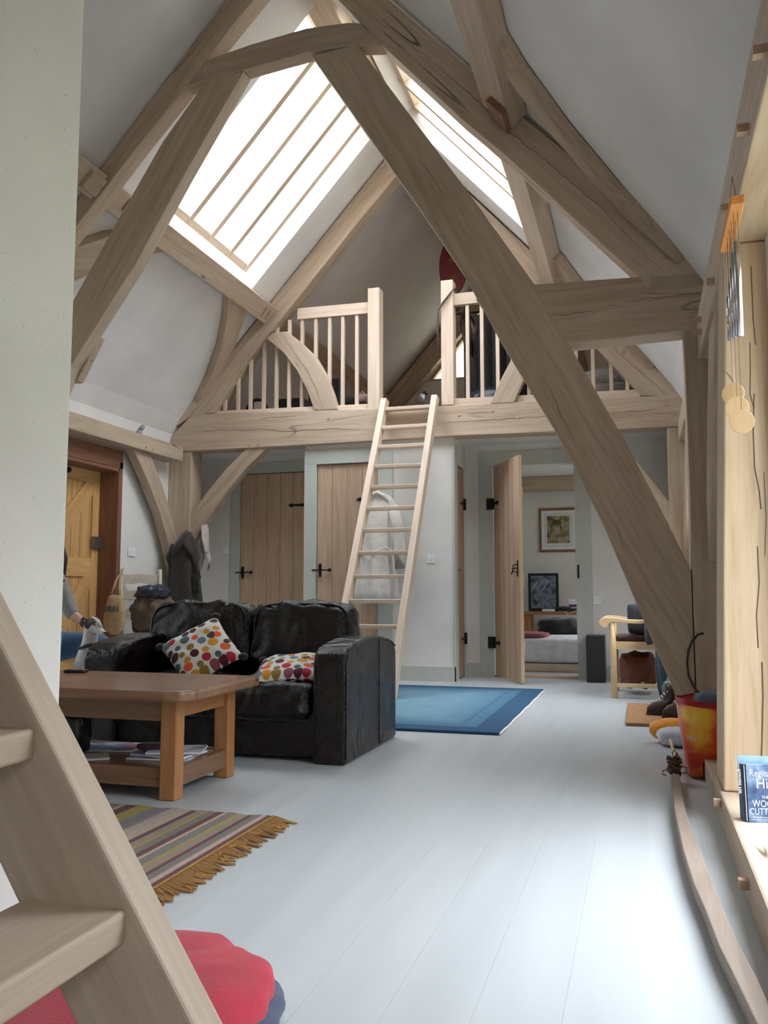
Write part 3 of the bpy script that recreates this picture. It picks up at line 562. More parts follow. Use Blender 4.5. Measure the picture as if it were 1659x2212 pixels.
tag(box('sole_plate', OAK['y'], .262, .50, 3.84, 5.28, .002, .10, None, .008), 'low oak sill behind the red shopping bag', 'beam')
# purlins
def purlin(side, y0, y1, label):
    a = rp(side, 1.40, y0, -.03); ua, ub = (1.56, 1.70) if side < 0 else (1.49, 1.67)
    q = [rp(side, ub, y0, -.01), rp(side, ua, y0, -.01), rp(side, ua, y0, -.15), rp(side, ub, y0, -.15)]
    o = obj('purlin', MB().prism(q, (0, y1 - y0, 0)), OAK['x'], None, .006, xdir=(0, 1, 0), ydir=(1, 0, 0)); return tag(o, label, 'beam')
purlin(-1, 5.45, 8.40, 'left purlin under the large skylight, between middle and far trusses')
purlin(1, 5.45, 8.40, 'right purlin below the right skylight, between middle and far trusses')
purlin(-1, -2.4, 5.28, 'left near purlin whose end shows beside the white wall end')
purlin(1, -2.4, 5.28, 'right near purlin running up out of the picture at the top')
purlin(-1, 8.62, 12.93, 'left purlin over the loft, seen through the railing')
purlin(1, 8.62, 12.93, 'right purlin over the loft')
for side, yy, lab in ((-1, 5.47, ''), (1, 5.2, '')):
    pass
tk = MB()
o = None
# tusk tenon blocks and pegs at the middle truss
def tusk(side, y0, y1):
    m = MB().prism([rp(side, 1.58, y0, -.15), rp(side, 1.68, y0, -.15), rp(side, 1.68, y0, -.19), rp(side, 1.58, y0, -.19)], (0, y1 - y0, 0)); return m
for ob in [q for q in C.objects if q.name.startswith('purlin')]:
    if 'right near' in ob['label']: obj('tusk_tenon', tusk(1, 5.02, 5.26), RED['y'], ob, .003)
    if 'left near' in ob['label']: obj('tusk_tenon', tusk(-1, 5.10, 5.26), OAK['y'], ob, .003)
    if 'right purlin below' in ob['label']:
        for k in (0, 1): obj('peg', MB().tube([rp(1, 1.64 - .07 * k, 5.52 + .05 * k, -.02), rp(1, 1.64 - .07 * k, 5.52 + .05 * k, -.24)], [.014, .006], 6), RED['z'], ob)
    if 'left purlin under' in ob['label']:
        for k in (0, 1, 2): obj('peg', MB().tube([rp(-1, 1.58 + .04 * k, 5.60 + .04 * k, -.148), rp(-1, 1.65 + .02 * k, 5.60 + .04 * k, -.156)], .006, 6), RED['z'], ob)
        for k in (0, 1): obj('peg', MB().tube([rp(-1, 1.59, 8.20 + .1 * k, -.152), rp(-1, 1.67, 8.22 + .1 * k, -.152)], .005, 6), RED['z'], ob)
# wind braces in the roof slope
def windbrace(side, pts, label):
    q = []
    for y, z in pts:
        u = (ZR - z) / S; q.append(rp(side, u, y, -.005))
    o = obj('wind_brace', MB().prism(q, Vector((-side * NX, 0, -NZ)) * .085), OAK['x'], None, .005, xdir=q[len(q)//2] - q[0], ydir=(side * NX, 0, NZ)); return tag(o, label, 'brace')
wbL = [(7.60, 4.02), (7.60, 3.92), (7.85, 3.76), (8.10, 3.55), (8.30, 3.30), (8.42, 3.05), (8.43, 3.38), (8.30, 3.62), (8.12, 3.82), (7.95, 4.02)]
windbrace(-1, wbL, 'curved wind brace on the left slope just before the far truss')
windbrace(1, wbL, 'wind brace on the right slope just before the far truss')
wbF = [(5.44, 3.56), (5.75, 3.80), (6.05, 3.93), (6.3, 4.02), (6.6, 4.02), (6.3, 3.86), (6.0, 3.68), (5.72, 3.44), (5.44, 3.14)]
windbrace(-1, wbF, 'short lit wind brace behind the left dark strut of the middle truss')
windbrace(1, wbF, 'short wind brace on the right slope behind the middle truss rafter')
wbN = [(4.30, 4.02), (4.62, 3.86), (4.90, 3.62), (5.12, 3.32), (5.28, 2.90), (5.28, 3.22), (5.14, 3.50), (4.95, 3.78), (4.68, 4.02)]
windbrace(1, wbN, 'long thin wind brace on the near right slope above the middle truss')
windbrace(-1, wbN, 'wind brace on the near left slope, hidden past the white wall end')
tag(obj('ridge_beam', MB().box(XC - .07, XC + .07, -2.4, 12.93, 5.50, 5.72), OAK['y'], None, .006), 'ridge beam running along the roof apex between the skylights', 'beam')
# far gable rafters
for s, lab in ((-1, 'left'), (1, 'right')):
    q = [(XC + s * 2.62, 2.8), (XC, 5.74), (XC, 5.30), (XC + s * 2.28, 2.76)]
    tag(obj('gable_rafter', MB().prism([(x, 12.93, z) for x, z in q], (0, .16, 0)), OAK['x'], None, .006, xdir=(s, 0, -S), ydir=(0, 1, 0)), 'dark %s rafter against the far gable wall of the loft' % lab, 'beam')
# ------------------------------------------------------------------ loft railings
def rafter_in(x): return 5.40 - S * abs(x - XC)
def railing(xs, newel, rail, sole, label, nm='loft_railing'):
    t = thing(nm, ((newel[0] + newel[1]) / 2, 8.5, 2.8), label, 'railing')
    obj('newel_post', MB().box(newel[0], newel[1], 8.43, 8.58, 2.79, 4.11), PALE['z'], t, .008)
    pg = MB()
    obj('handrail', MB().prism([(rail[0], 8.47, rail[2]), (rail[1], 8.47, rail[2] - .01), (rail[1], 8.47, rail[2] + .115), (rail[0], 8.47, rail[2] + .125)], (0, .07, 0)), PALE['x'], t, .004)
    obj('sole_rail', MB().prism([(sole[0], 8.46, 2.74), (sole[1], 8.46, 2.74), (sole[1], 8.46, sole[3]), (sole[0], 8.46, sole[2])], (0, .1, 0)), PALE['x'], t, .003)
    for x, z0 in xs:
        z1 = min(rail[2] + .01, rafter_in(x) + .12)
        obj('baluster', MB().box(x - .018, x + .018, 8.485, 8.525, z0, z1), PALE['z'], t, .003)
    return t
railing([(x, 2.87) for x in (-4.39, -4.23, -4.08, -3.92, -3.77, -3.62, -3.47, -3.31, -3.15, -3.0, -2.84)], (-2.70, -2.57), (-3.52, -2.70, 3.86), (-4.5, -2.70, 2.90, 2.865), 'left oak loft railing, from the rafter to the ladder head')
railing([(x, 2.83) for x in (-1.64, -1.49, -1.33, -1.18, -1.02, -.86, -.70, -.55, -.39, -.22, -.07)], (-1.905, -1.775), (-.86, -1.775, 3.855), (-1.775, .05, 2.86, 2.83), 'right oak loft railing, from the ladder head behind the curved strut')
# ------------------------------------------------------------------ ladders
def ladder(label, foot, run, top, width, along, n, z0, dz, sw, sd, td, loc, st=.05, y_or=None):
    """along: 'y' climbs towards +Y, 'x' climbs towards -X"""
    t = thing('loft_ladder', loc, label, 'ladder'); k = run / top
    def mk(a, w, z): return Vector((foot[0] + w, foot[1] + a, z)) if along == 'y' else Vector((foot[0] - a, foot[1] + w, z))
    for w in (0, width - sw):
        q = [mk(0, w, 0), mk(run, w, top), mk(run + sd, w, top - .02), mk(sd, w, 0)]
        vec = (sw, 0, 0) if along == 'y' else (0, sw, 0)
        obj('stringer', MB().prism(q, vec), PALE['x'], t, .005, xdir=q[1] - q[0], ydir=vec)
    for i in range(n):
        z = z0 + i * dz; a = z * k + .012
        q = [mk(a, sw - .004, z - st), mk(a, sw - .004, z), mk(a + td, sw - .004, z), mk(a + td, sw - .004, z - st)]
        vec = (width - 2 * sw + .008, 0, 0) if along == 'y' else (0, width - 2 * sw + .008, 0)
        obj('tread', MB().prism(q, vec), PALE['x'], t, .006, xdir=vec, ydir=(0, 0, 1), segs=3)
    return t
ladder('tall pale oak ladder leaning against the loft beam behind the sofa', (-2.53, 6.71), 1.64, 2.89, .60, 'y', 13, .17, .2175, .062, .115, .095, (-2.23, 6.71, 0), st=.035)
ladder('close-up pale oak ladder in the bottom left foreground', (-.325, .44), 1.92, 2.85, .62, 'x', 12, .235, .222, .058, .182, .155, (-.4, .75, 0), st=.042)
# ------------------------------------------------------------------ sofa
t = thing('leather_sofa', (-2.22, 4.65, 0), 'dark brown leather two-seater sofa beside the coffee table', 'sofa')
obj('base', MB().box(-2.84, -1.60, 4.22, 5.10, .02, .27), LEATH, t, .02, segs=3)
obj('back_frame', MB().box(-2.84, -1.60, 4.90, 5.12, .2, .60), LEATH, t, .05, segs=4)
for x0, x1 in ((-3.0, -2.80), (-1.63, -1.45)):
    q = [(4.17, .0), (4.17, .50), (4.19, .56), (4.24, .59), (4.4, .615), (4.6, .63), (4.8, .625), (5.0, .60), (5.09, .57), (5.12, .52), (5.12, 0)]
    a = obj('arm', MB().prism([(x0, y, z) for y, z in q], (x1 - x0, 0, 0)), LEATH, t, .022, segs=4, smooth=False)
    s = MB(); xx = x1 + .001
    s.tube([(xx, y, z) for y, z in [(4.18, .03), (4.18, .50), (4.21, .555), (4.4, .60), (4.6, .615), (4.8, .61), (5.0, .585), (5.1, .55)]], .004, 6)
    s.tube([(xx, 4.76, .02), (xx, 4.76, .61)], .0025, 6); s.tube([(x0 + .01, 4.169, .03), (x0 + .01, 4.169, .50), (x0 + .03, 4.169, .54), (x1 - .03, 4.169, .54), (x1 - .01, 4.169, .50), (x1 - .01, 4.169, .03)], .0025, 6)
    obj('piping', s, LEATH, a)
def wrinkle(d, sc, amp, seed): return 1 + amp * (noise.noise(Vector((d.x * sc + seed, d.y * sc, d.z * sc * .6))))
for i, (x0, x1) in enumerate(((-2.80, -2.22), (-2.21, -1.63))):
    c = ((x0 + x1) / 2, 4.52, .30)
    a = obj('seat_cushion', MB().ball(c, (.30, .36, .12), 48, 30, .5, lambda d, i=i: wrinkle(d, 3.2, .08, i * 9) + .03 * math.sin(d.y * 9 + d.x * 8 + 3 * noise.noise(d * 2)) * max(0, d.z)), LEATH, t, smooth=True)
    obj('piping', MB().tube([(x0 + .01, 4.168, .22), ((x0 + x1) / 2, 4.160, .215), (x1 - .01, 4.168, .22)], .006, 6), LEATH, a)
for i, (x0, x1) in enumerate(((-2.93, -2.245), (-2.235, -1.60))):
    c = ((x0 + x1) / 2, 4.80, .60); m = Matrix.Rotation(R(-9), 4, 'X')
    def ff(d, i=i):
        k = wrinkle(d, 2.6, .07, 5 + i * 7) + .035 * math.sin(d.x * 12 + d.z * 5 + i + 2 * noise.noise(d * 2)) * max(0, d.z) + .05 * noise.noise(Vector((d.x * 6, d.y * 3, d.z * 2 + i)))
        return k
    a = obj('back_cushion', MB().ball(c, ((x1 - x0) / 2 + .008, .13, .218), 52, 32, .5, ff, m), LEATH, t, smooth=True)
    pp = [(c[0] + (x1 - x0) / 2 * .93 * math.copysign(abs(math.cos(q)) ** .4, math.cos(q)), c[1] - .075 - .02 + .03 * math.sin(q), c[2] + .215 * .96 * math.copysign(abs(math.sin(q)) ** .4, math.sin(q))) for q in [math.pi * k / 16 for k in range(17)]]
    obj('piping', MB().tube(pp, .006, 6), LEATH, a)
DOT = dots(); KN = cloth('dark_plum_cloth', (.03, .012, .012))
def cushion(name, c, sx, sy, th, rot, label, sag=0, spin=0):
    def fn(u, v, s):
        a, b = u * 2 - 1, v * 2 - 1; e = (1 - abs(a) ** 2.6) * (1 - abs(b) ** 2.6); k = 1 - .10 * (1 - abs(a)) * abs(b) ** 3 - .0
        return Vector((a * sx * (1 - .07 * (1 - b * b)), b * sy * (1 - .07 * (1 - a * a)), s * th * max(0, e) ** .5 + .012 * noise.noise(Vector((a * 2.5, b * 2.5, s + sag))) + sag * a * b))
    mb = MB(); mb.grid(lambda u, v: fn(u, v, 1), 26, 26); mb.grid(lambda u, v: fn(v, u, -1), 26, 26); bmesh.ops.remove_doubles(mb.bm, verts=mb.bm.verts[:], dist=.0008)
    M = Matrix.Translation(c) @ Euler([R(q) for q in rot]).to_matrix().to_4x4() @ Matrix.Rotation(R(spin), 4, 'Z')
    o = obj(name, mb, DOT, None, smooth=True, mw=M); tag(o, label, 'cushion', 'dotted scatter cushions on the sofa')
    for a, b in ((1, 1), (-1, -1), (1, -1), (-1, 1)): obj('corner_tassel', MB().ball(M @ Vector((a * sx * .97, b * sy * .97, 0)), (.03, .03, .022), 10, 8), KN, o, smooth=True)
    return o
cushion('scatter_cushion', (-2.43, 4.47, .535), .185, .185, .07, (52, 0, 10), 'large dotted cushion with one corner up, leaning on the left sofa back', 0, 38)
cushion('scatter_cushion', (-1.86, 4.42, .455), .19, .19, .06, (14, -4, 12), 'dotted cushion lying flat beside the right sofa arm')
# ------------------------------------------------------------------ coffee table
t = thing('coffee_table', (-2.37, 3.48, 0), 'brown pine coffee table with lower shelf in front of the sofa', 'table')
obj('tabletop', MB().prism([(x, y, .425) for x, y in ((-2.98, 3.12), (-1.86, 3.12), (-1.80, 3.14), (-1.765, 3.20), (-1.765, 3.82), (-1.79, 3.87), (-2.98, 3.87))], (0, 0, .045)), PINE['x'], t, .012, segs=3)
for x0, y0 in ((-1.965, 3.27), (-1.965, 3.75), (-2.86, 3.27), (-2.86, 3.75)): obj('leg', MB().box(x0, x0 + .075, y0, y0 + .075, .001, .425), PINEO['z'], t, .006)
obj('apron', MB().box(-2.80, -1.95, 3.285, 3.305, .325, .425), PINE['x'], t, .002); obj('apron', MB().box(-2.80, -1.95, 3.795, 3.815, .325, .425), PINE['x'], t, .002)
obj('apron', MB().box(-1.935, -1.915, 3.33, 3.76, .335, .425), PINEO['y'], t, .002); obj('apron', MB().box(-2.85, -2.83, 3.33, 3.76, .335, .425), PINEO['y'], t, .002)
obj('shelf', MB().box(-2.82, -1.93, 3.30, 3.80, .105, .125), PINE['x'], t, .002)
obj('shelf_rail', MB().box(-1.945, -1.90, 3.34, 3.76, .05, .13), PINE['y'], t, .003); obj('shelf_rail', MB().box(-2.80, -1.96, 3.285, 3.32, .05, .13), PINE['x'], t, .003)
obj('shelf_rail', MB().box(-2.80, -1.96, 3.78, 3.815, .05, .13), PINE['x'], t, .003); obj('shelf_rail', MB().box(-2.85, -2.81, 3.34, 3.76, .05, .13), PINE['y'], t, .003)
ph = P(170, 1450, Z=.475)
M = Matrix.Translation((ph.x, ph.y - .02, .477)) @ Matrix.Rotation(R(10), 4, 'Z')
o = tag(obj('mobile_phone', MB().box(-.055, .055, -.028, .028, -.006, .008), BLKPL, None, .005, mw=M, segs=3), 'black phone lying on the far edge of the coffee table', 'phone'); obj('screen', MB().box(-.045, .045, -.024, .024, .0081, .0088, M), plain('glossy_black', (.01, .01, .012), .1, bump=0), o)
# things on the shelf
MG = [blotch('magazine_blue', [(.03, .05, .12), (.15, .2, .35), (.6, .62, .7)], 14), blotch('magazine_red', [(.5, .05, .08), (.1, .2, .4), (.6, .6, .65)], 11), blotch('magazine_white', [(.5, .52, .6), (.7, .72, .8), (.15, .18, .25)], 6), blotch('magazine_yellow', [(.6, .6, .1), (.6, .62, .65), (.65, .65, .7)], 8)]
def mag(cx, cy, z, w, d, h, rot, mi, label):
    M = Matrix.Translation((cx, cy, z)) @ Matrix.Rotation(R(rot), 4, 'Z')
    o = obj('magazine', MB().box(-w/2, w/2, -d/2, d/2, 0, h), PAPER, None, .001, mw=M); tag(o, label, 'magazine', 'magazines on the coffee table shelf')
    obj('cover', MB().box(-w/2, w/2, -d/2, d/2, h, h + .0015, M), MG[mi], o)
mag(-2.10, 3.55, .126, .29, .21, .008, 8, 0, 'lowest dark magazine of the pile behind the front table leg'); mag(-2.09, 3.56, .136, .28, .20, .009, -6, 0, 'middle blue magazine of the pile behind the front table leg')
mag(-2.06, 3.58, .1475, .25, .19, .008, 20, 2, 'white top magazine of the pile behind the front table leg')
mag(-2.47, 3.66, .126, .29, .21, .007, 15, 1, 'red and blue magazine lying next to the black handbag'); mag(-2.42, 3.40, .126, .20, .14, .008, 38, 3, 'small yellow-edged booklet at the near edge of the shelf')
M = Matrix.Translation((-2.16, 3.53, .158)) @ Matrix.Rotation(R(20), 4, 'Z')
o = tag(obj('spectacle_case', MB().ball((0, 0, .014), (.07, .03, .016), 20, 10, .6), KN, None, smooth=True, mw=M), 'dark spectacle case on top of the magazine pile', 'case'); obj('end_cap', MB().box(.055, .074, -.014, .014, .004, .026, M), WHITE, o, .002)
# black handbag
t = thing('handbag', (-2.56, 3.45, .126), 'shiny black handbag standing on the coffee table shelf', 'bag'); GLB = plain('shiny_black_leather', (.012, .014, .02), .25)
obj('body', MB().ball((-2.58, 3.45, .232), (.12, .07, .104), 28, 16, .45, lambda d: wrinkle(d, 3, .08, 2)), GLB, t, smooth=True)
obj('handle', MB().tube([(-2.66, 3.45, .30), (-2.65, 3.45, .318), (-2.58, 3.45, .322), (-2.51, 3.45, .318), (-2.50, 3.45, .30)], .007, 8), GLB, t, smooth=True)
obj('ring', MB().tube([(-2.455 + .012 * math.cos(k * .7), 3.40, .285 + .014 * math.sin(k * .7)) for k in range(10)], .002, 6), plain('brass', (.6, .42, .15), .3, 1), t)
# ------------------------------------------------------------------ rugs
z = .0
t = obj('striped_rug', MB().grid(lambda u, v: Vector((-2.62 + 1.24 * u, 1.95 + 1.18 * v + .006 * math.sin(u * 60) * (1 if v > .5 else 0), .008 + .0015 * math.sin(u * 40))), 60, 4), stripes(), None, solid=.008)
tag(t, 'multicoloured striped flatweave rug with ginger fringe before the coffee table', 'rug')
FR = plain('ginger_yarn', (.34, .18, .06), .9, bump=.1)
frm = MB(); n = 0
for k in range(78):
    y = 1.97 + 1.14 * k / 77; a = random.uniform(-.5, .3); l = random.uniform(.06, .10)
    frm.tube([(-1.385, y, .010), (-1.36, y + .002, .013), (-1.36 + l * .6 * math.cos(a), y + l * .6 * math.sin(a), .008), (-1.36 + l * math.cos(a), y + l * math.sin(a) + random.uniform(-.01, .01), .005)], [.005, .007, .006, .003], 5)
    if k % 1 == 0: frm.tube([(-1.375, y - .007, .012), (-1.372, y + .007, .016)], .006, 5)
f = obj('fringe', frm, FR, t); f['kind'] = 'stuff'
BX0, BX1, BY0, BY1 = -2.62, -.86, 5.345, 7.90
o = tag(obj('blue_rug', MB().box(BX0, BX1, BY0, BY1, .002, .018), bluerug(BX0, BX1, BY0, BY1), None, .005), 'blue bordered wool rug at the foot of the loft ladder', 'rug')
obj('selvedge', MB().tube([(BX1 + .006, BY0 + (BY1 - BY0) * k / 30, .008 + .002 * math.sin(k)) for k in range(31)], .007, 6), CREAM, o)
COIR = plain('coir', (.36, .19, .085), .95, var=.3, scale=60, bump=.3, bscale=200)
tag(obj('doormat', MB().box(-.12, .33, 5.97, 7.05, .001, .022), COIR, None, .004), 'brown coir doormat under the boots', 'mat')
# ------------------------------------------------------------------ red dog bed at the near ladder
t = thing('pet_bed', (-1.05, 1.45, 0), 'red pet cushion with slate blue underside on the floor by the near ladder', 'pet bed')
def bed(d): return 1 + .10 * noise.noise(Vector((d.x * 2.4, d.y * 2.4, 3))) + .035 * noise.noise(Vector((d.x * 7, d.y * 7, 9)))
obj('cover', MB().ball((-1.08, 1.46, .062), (.36, .38, .06), 80, 28, .62, bed), REDCL, t, smooth=True)
obj('underside', MB().ball((-1.065, 1.445, .036), (.372, .395, .033), 80, 14, .62, bed), NAVY, t, smooth=True)
# ------------------------------------------------------------------ bow, staff and duster
def strip(pl, pr_, z0, z1):
    m = MB(); rs = []
    for a, b, h in zip(pl, pr_, range(len(pl))):
        za = z0 + (z1[h] if isinstance(z1, list) else z1)
        rs.append([m.bm.verts.new(p) for p in ((a[0], a[1], z0), (b[0], b[1], z0), (b[0], b[1], za), (a[0], a[1], za))])
    m.skin(rs); bmesh.ops.recalc_face_normals(m.bm, faces=m.bm.faces[:]); return m
lf = [tuple(P(*q, Z=.05))[:2] for q in ((1448, 1672), (1457, 1749), (1475, 1833), (1497, 1906), (1523, 1965), (1552, 2042), (1589, 2116), (1633, 2207))] + [(.245, 1.55)]
rg = [tuple(P(*q, Z=.05))[:2] for q in ((1468, 1672), (1480, 1749), (1510, 1833), (1540, 1906), (1564, 1965), (1599, 2042), (1635, 2110), (1680, 2207))] + [(.285, 1.55)]
GREYW = axes('weathered_wood', (.19, .145, .115), (.33, .265, .215), knots=False)
m = strip(lf, rg, .008, .042)
o = obj('bent_lath', m, GREYW['y'], None, .004); tag(o, 'long bent wooden lath lying on the floor along the right sill', 'lath')
ROPE = plain('rusty_twine', (.13, .06, .04), .8)
kb = MB(); KP = P(1457, 1662, Z=.06); KX, KY = KP.x, KP.y
for k in range(7): kb.tube([(KX + .028 * math.cos(a) * random.uniform(.6, 1.2), KY + .03 * math.sin(a) + random.uniform(-.02, .02), .05 + .014 * k * .7 + .012 * math.sin(2 * a)) for a in [q * .7 for q in range(10)]], .006, 5)
kb.tube([(KX, KY, .10), (KX - .007, KY, .135), (KX + .003, KY, .15), (KX + .013, KY, .135), (KX, KY, .10)], .003, 5); kb.tube([(KX - .037, KY - .02, .06), (KX - .052, KY - .02, .055), (KX - .055, KY - .02, .04), (KX - .037, KY - .02, .035)], .003, 5); kb.tube([(KX + .033, KY - .02, .08), (KX + .053, KY - .02, .075), (KX + .051, KY - .02, .05), (KX + .033, KY - .02, .05)], .003, 5)
obj('twine_knot', kb, ROPE, o, smooth=True)
t = thing('feather_duster', (.15, 5.25, 0), 'fluffy orange and white duster with wooden stick on the floor', 'duster')
FO = plain('orange_fluff', (.85, .33, .03), 1, sheen=.5, bump=.3); FWh = plain('pale_fluff', (.62, .64, .74), 1, sheen=.5, bump=.3)
fz = lambda d: 1 + .12 * noise.noise(d * 5)
obj('orange_fluff', MB().ball((.17, 5.36, .075), (.15, .08, .07), 28, 14, 1, fz), FO, t, smooth=True); obj('white_fluff', MB().ball((.185, 5.26, .055), (.12, .085, .052), 28, 14, .8, fz), FWh, t, smooth=True)
obj('stick', MB().tube([tuple(P(1448, 1598, Z=.07)), tuple(P(1457, 1630, Z=.065)), tuple(P(1463, 1652, Z=.075))], .0075, 8), BEECH['y'], t)
# ------------------------------------------------------------------ red shopping bag
def bagprint():
    m, nt, b = nodes('flame_print'); L = nt.links.new; tc = N(nt, 'ShaderNodeTexCoord')
    n = N(nt, 'ShaderNodeTexNoise', i_Scale=7.0, i_Detail=3.0, i_Distortion=.6); L(tc.outputs['Object'], n.inputs['Vector'])
    d = N(nt, 'ShaderNodeVectorMath', operation='DISTANCE'); d.inputs[1].default_value = (.225, 4.30, .265); L(tc.outputs['Object'], d.inputs[0])
    a = N(nt, 'ShaderNodeMath', operation='MULTIPLY_ADD'); a.inputs[1].default_value = .30; L(n.outputs['Fac'], a.inputs[0]); L(d.outputs['Value'], a.inputs[2])
    L(ramp(nt, a.outputs[0], [(.16, (.85, .60, .04)), (.22, (.86, .36, .03)), (.27, (.72, .10, .015)), (.34, (.55, .02, .012)), (.40, (.75, .17, .02)), (.46, (.48, .012, .012))]), b.inputs['Base Color']); b.inputs['Roughness'].default_value = .3; return m
BAG = bagprint()
t = thing('shopping_bag', (.29, 4.55, 0), 'red and orange printed shopping bag standing by the right sill', 'bag')
def bagp(u, v):
    a = 2 * math.pi * u; zz = .015 + .34 * v
    rx = .105 + .045 * v; ry = .15 + .07 * v; e = .55
    k = 1 + .03 * math.sin(a * 5 + v * 6)
    x = .29 + .015 * v + rx * math.copysign(abs(math.cos(a)) ** e, math.cos(a)) * k; y = 4.50 + ry * math.copysign(abs(math.sin(a)) ** e, math.sin(a)) * k
    return Vector((min(x, .455 if zz > .1 else .255 + .0), y, zz + .012 * math.sin(a * 2) * v))
mb = MB(); V = [[mb.bm.verts.new(bagp(i / 40, j / 10)) for i in range(40)] for j in range(11)]; mb.skin(V, False); mb.bm.faces.new(V[0][::-1])
obj('bag_wall', mb, BAG, t, smooth=True, solid=.004)
mb = MB(); V = [[mb.bm.verts.new(Vector(((bagp(i / 40, 1).x - .3) * 1.015 + .3, (bagp(i / 40, 1).y - 4.5) * 1.015 + 4.5, bagp(i / 40, 1).z + dz)) ) for i in range(40)] for dz in (-.018, .008)]; mb.skin(V, False)
obj('rim_tape', mb, cloth('dark_red_tape', (.35, .01, .02)), t, solid=.003)
TXT = plain('pale_print', (.75, .6, .55), .5, bump=0)
def face_mw(c, nrm, s=1): 
    z = Vector(nrm).normalized(); x = Vector((0, 0, 1)).cross(z).normalized(); y = z.cross(x); return Matrix(((x.x, y.x, z.x, c[0]), (x.y, y.y, z.y, c[1]), (x.z, y.z, z.z, c[2]), (0, 0, 0, 1)))
bf = bagp(.66, .52)
text("'NS", .036, TXT, face_mw((.178, 4.309, .185), (-.12, -1, -.25)), 'lettering', t, .001)
text('Valentines', .020, plain('gold_print', (.7, .3, .12), .5, bump=0), face_mw((.190, 4.315, .130), (-.12, -1, -.25)), 'lettering', t, .001)
tag(obj('folded_garment', MB().ball((.33, 4.52, .335), (.10, .14, .06), 24, 12, .8, lambda d: wrinkle(d, 3, .2, 4)), cloth('dark_blue_wool', (.05, .06, .09)), None, smooth=True), 'dark folded garment sticking out of the red shopping bag', 'clothing')
# ------------------------------------------------------------------ book on the sill
bp = P(1612, 1776, Z=.131)
MBK = Matrix.Translation((bp.x, bp.y, .131)) @ Matrix.Rotation(R(12), 4, 'Z') @ Matrix.Rotation(R(-4), 4, 'X') @ Matrix.Scale(.80, 4)
CV = blotch('blue_cover', [(.02, .03, .07), (.06, .10, .22), (.20, .30, .45), (.07, .12, .25), (.02, .03, .08)], 9, .3)
t = tag(obj('book', MB().box(.004, .148, .003, .032, .003, .222), PAPER, None, .001, mw=MBK), 'blue hardback novel propped against the near post', 'book', )
obj('front_cover', MB().box(.012, .15, 0, .003, 0, .225, MBK), CV, t); obj('back_cover', MB().box(.0, .15, .032, .035, 0, .225, MBK), CV, t)
M2 = MBK @ Matrix.Rotation(R(0), 4, 'Z')
obj('spine', MB().prism([MBK @ Vector(q) for q in ((0, .035, 0), (-.006, .026, 0), (-.006, .010, 0), (.012, 0, 0), (.014, .003, 0), (.003, .03, 0))], MBK.to_3x3() @ Vector((0, 0, .225))), plain('dark_spine', (.02, .03, .05), .3), t)
LT = plain('silver_lettering', (.75, .78, .82), .35, bump=0)
FR0 = MBK @ Matrix.Translation((0, -.0006, 0)) @ Matrix.Rotation(R(90), 4, 'X')
def bt(s, size, x, z, sx=1): text(s, size, LT, FR0 @ Matrix.Translation((x, z, 0)), 'lettering', t, .0005, sx=sx)
bt('Reginald', .040, .022, .178, .80); bt('Hill', .058, .046, .132, .9); bt('THE', .016, .066, .092); bt('WOOD', .038, .028, .060, .8); bt('CUTTER', .036, .016, .030, .76); bt('One of the masters of', .0085, .026, .017); bt('crime novels of the year', .0085, .020, .008)
SPM = MBK @ Matrix.Translation((-.0068, .019, 0)) @ Matrix(((0, 0, -1, 0), (0, -1, 0, 0), (-1, 0, 0, 0), (0, 0, 0, 1)))
text('Reginald Hill', .019, LT, MBK @ Matrix.Translation((-.0065, .012, .205)) @ Matrix.Rotation(R(90), 4, 'Y') @ Matrix.Rotation(R(-90), 4, 'X') @ Matrix.Rotation(R(0), 4, 'Z'), 'lettering', t)
bp2 = bp + Vector((-.012, .045, 0))
M3 = Matrix.Translation((bp2.x, bp2.y, .131)) @ Matrix.Rotation(R(3), 4, 'Z') @ Matrix.Rotation(R(-5), 4, 'X') @ Matrix.Scale(.80, 4)
o = tag(obj('book', MB().box(0, .16, 0, .012, 0, .250), PAPER, None, .001, mw=M3), 'taller pale blue book standing behind the hardback novel', 'book'); obj('front_cover', MB().box(-.001, .161, -.002, 0, 0, .251, M3), blotch('sky_cover', [(.10, .2, .3), (.3, .45, .6), (.15, .3, .45)], 8, .4), o)
# ------------------------------------------------------------------ wind chime
t = thing('wind_chime', (.335, 3.0, 2.26), 'wind chime with metal tubes and wooden discs before the near post', 'wind chime'); CED = axes('cedar', (.50, .19, .05), (.74, .34, .12), knots=False)
cx = .325
obj('top_bar', MB().prism([(cx - .02, 2.80, 2.085), (cx + .022, 2.80, 2.085), (cx + .022, 2.80, 2.115), (cx - .02, 2.80, 2.115)], (0, .40, 0)), CED['y'], t, .003)
sm = MB(); STR = plain('brown_cord', (.10, .07, .05), .8)
sm.tube([(cx, 2.82, 2.115), (.335, 3.0, 2.27), (cx, 3.18, 2.115)], .0012, 5)
ty = [2.86, 2.93, 3.0, 3.07, 3.14]; zt = [1.985, 1.975, 1.95, 1.925, 1.90]; zb = [1.675, 1.70, 1.715, 1.73, 1.745]
for y, a, b in zip(ty, zt, zb):
    obj('chime_tube', MB().tube([(cx, y, b), (cx, y, a)], .0105, 14), CHROME, t, smooth=True)
    sm.tube([(cx - .006, y, 2.085), (cx - .006, y, a)], .0008, 4); sm.tube([(cx + .006, y, 2.085), (cx + .006, y, a)], .0008, 4)
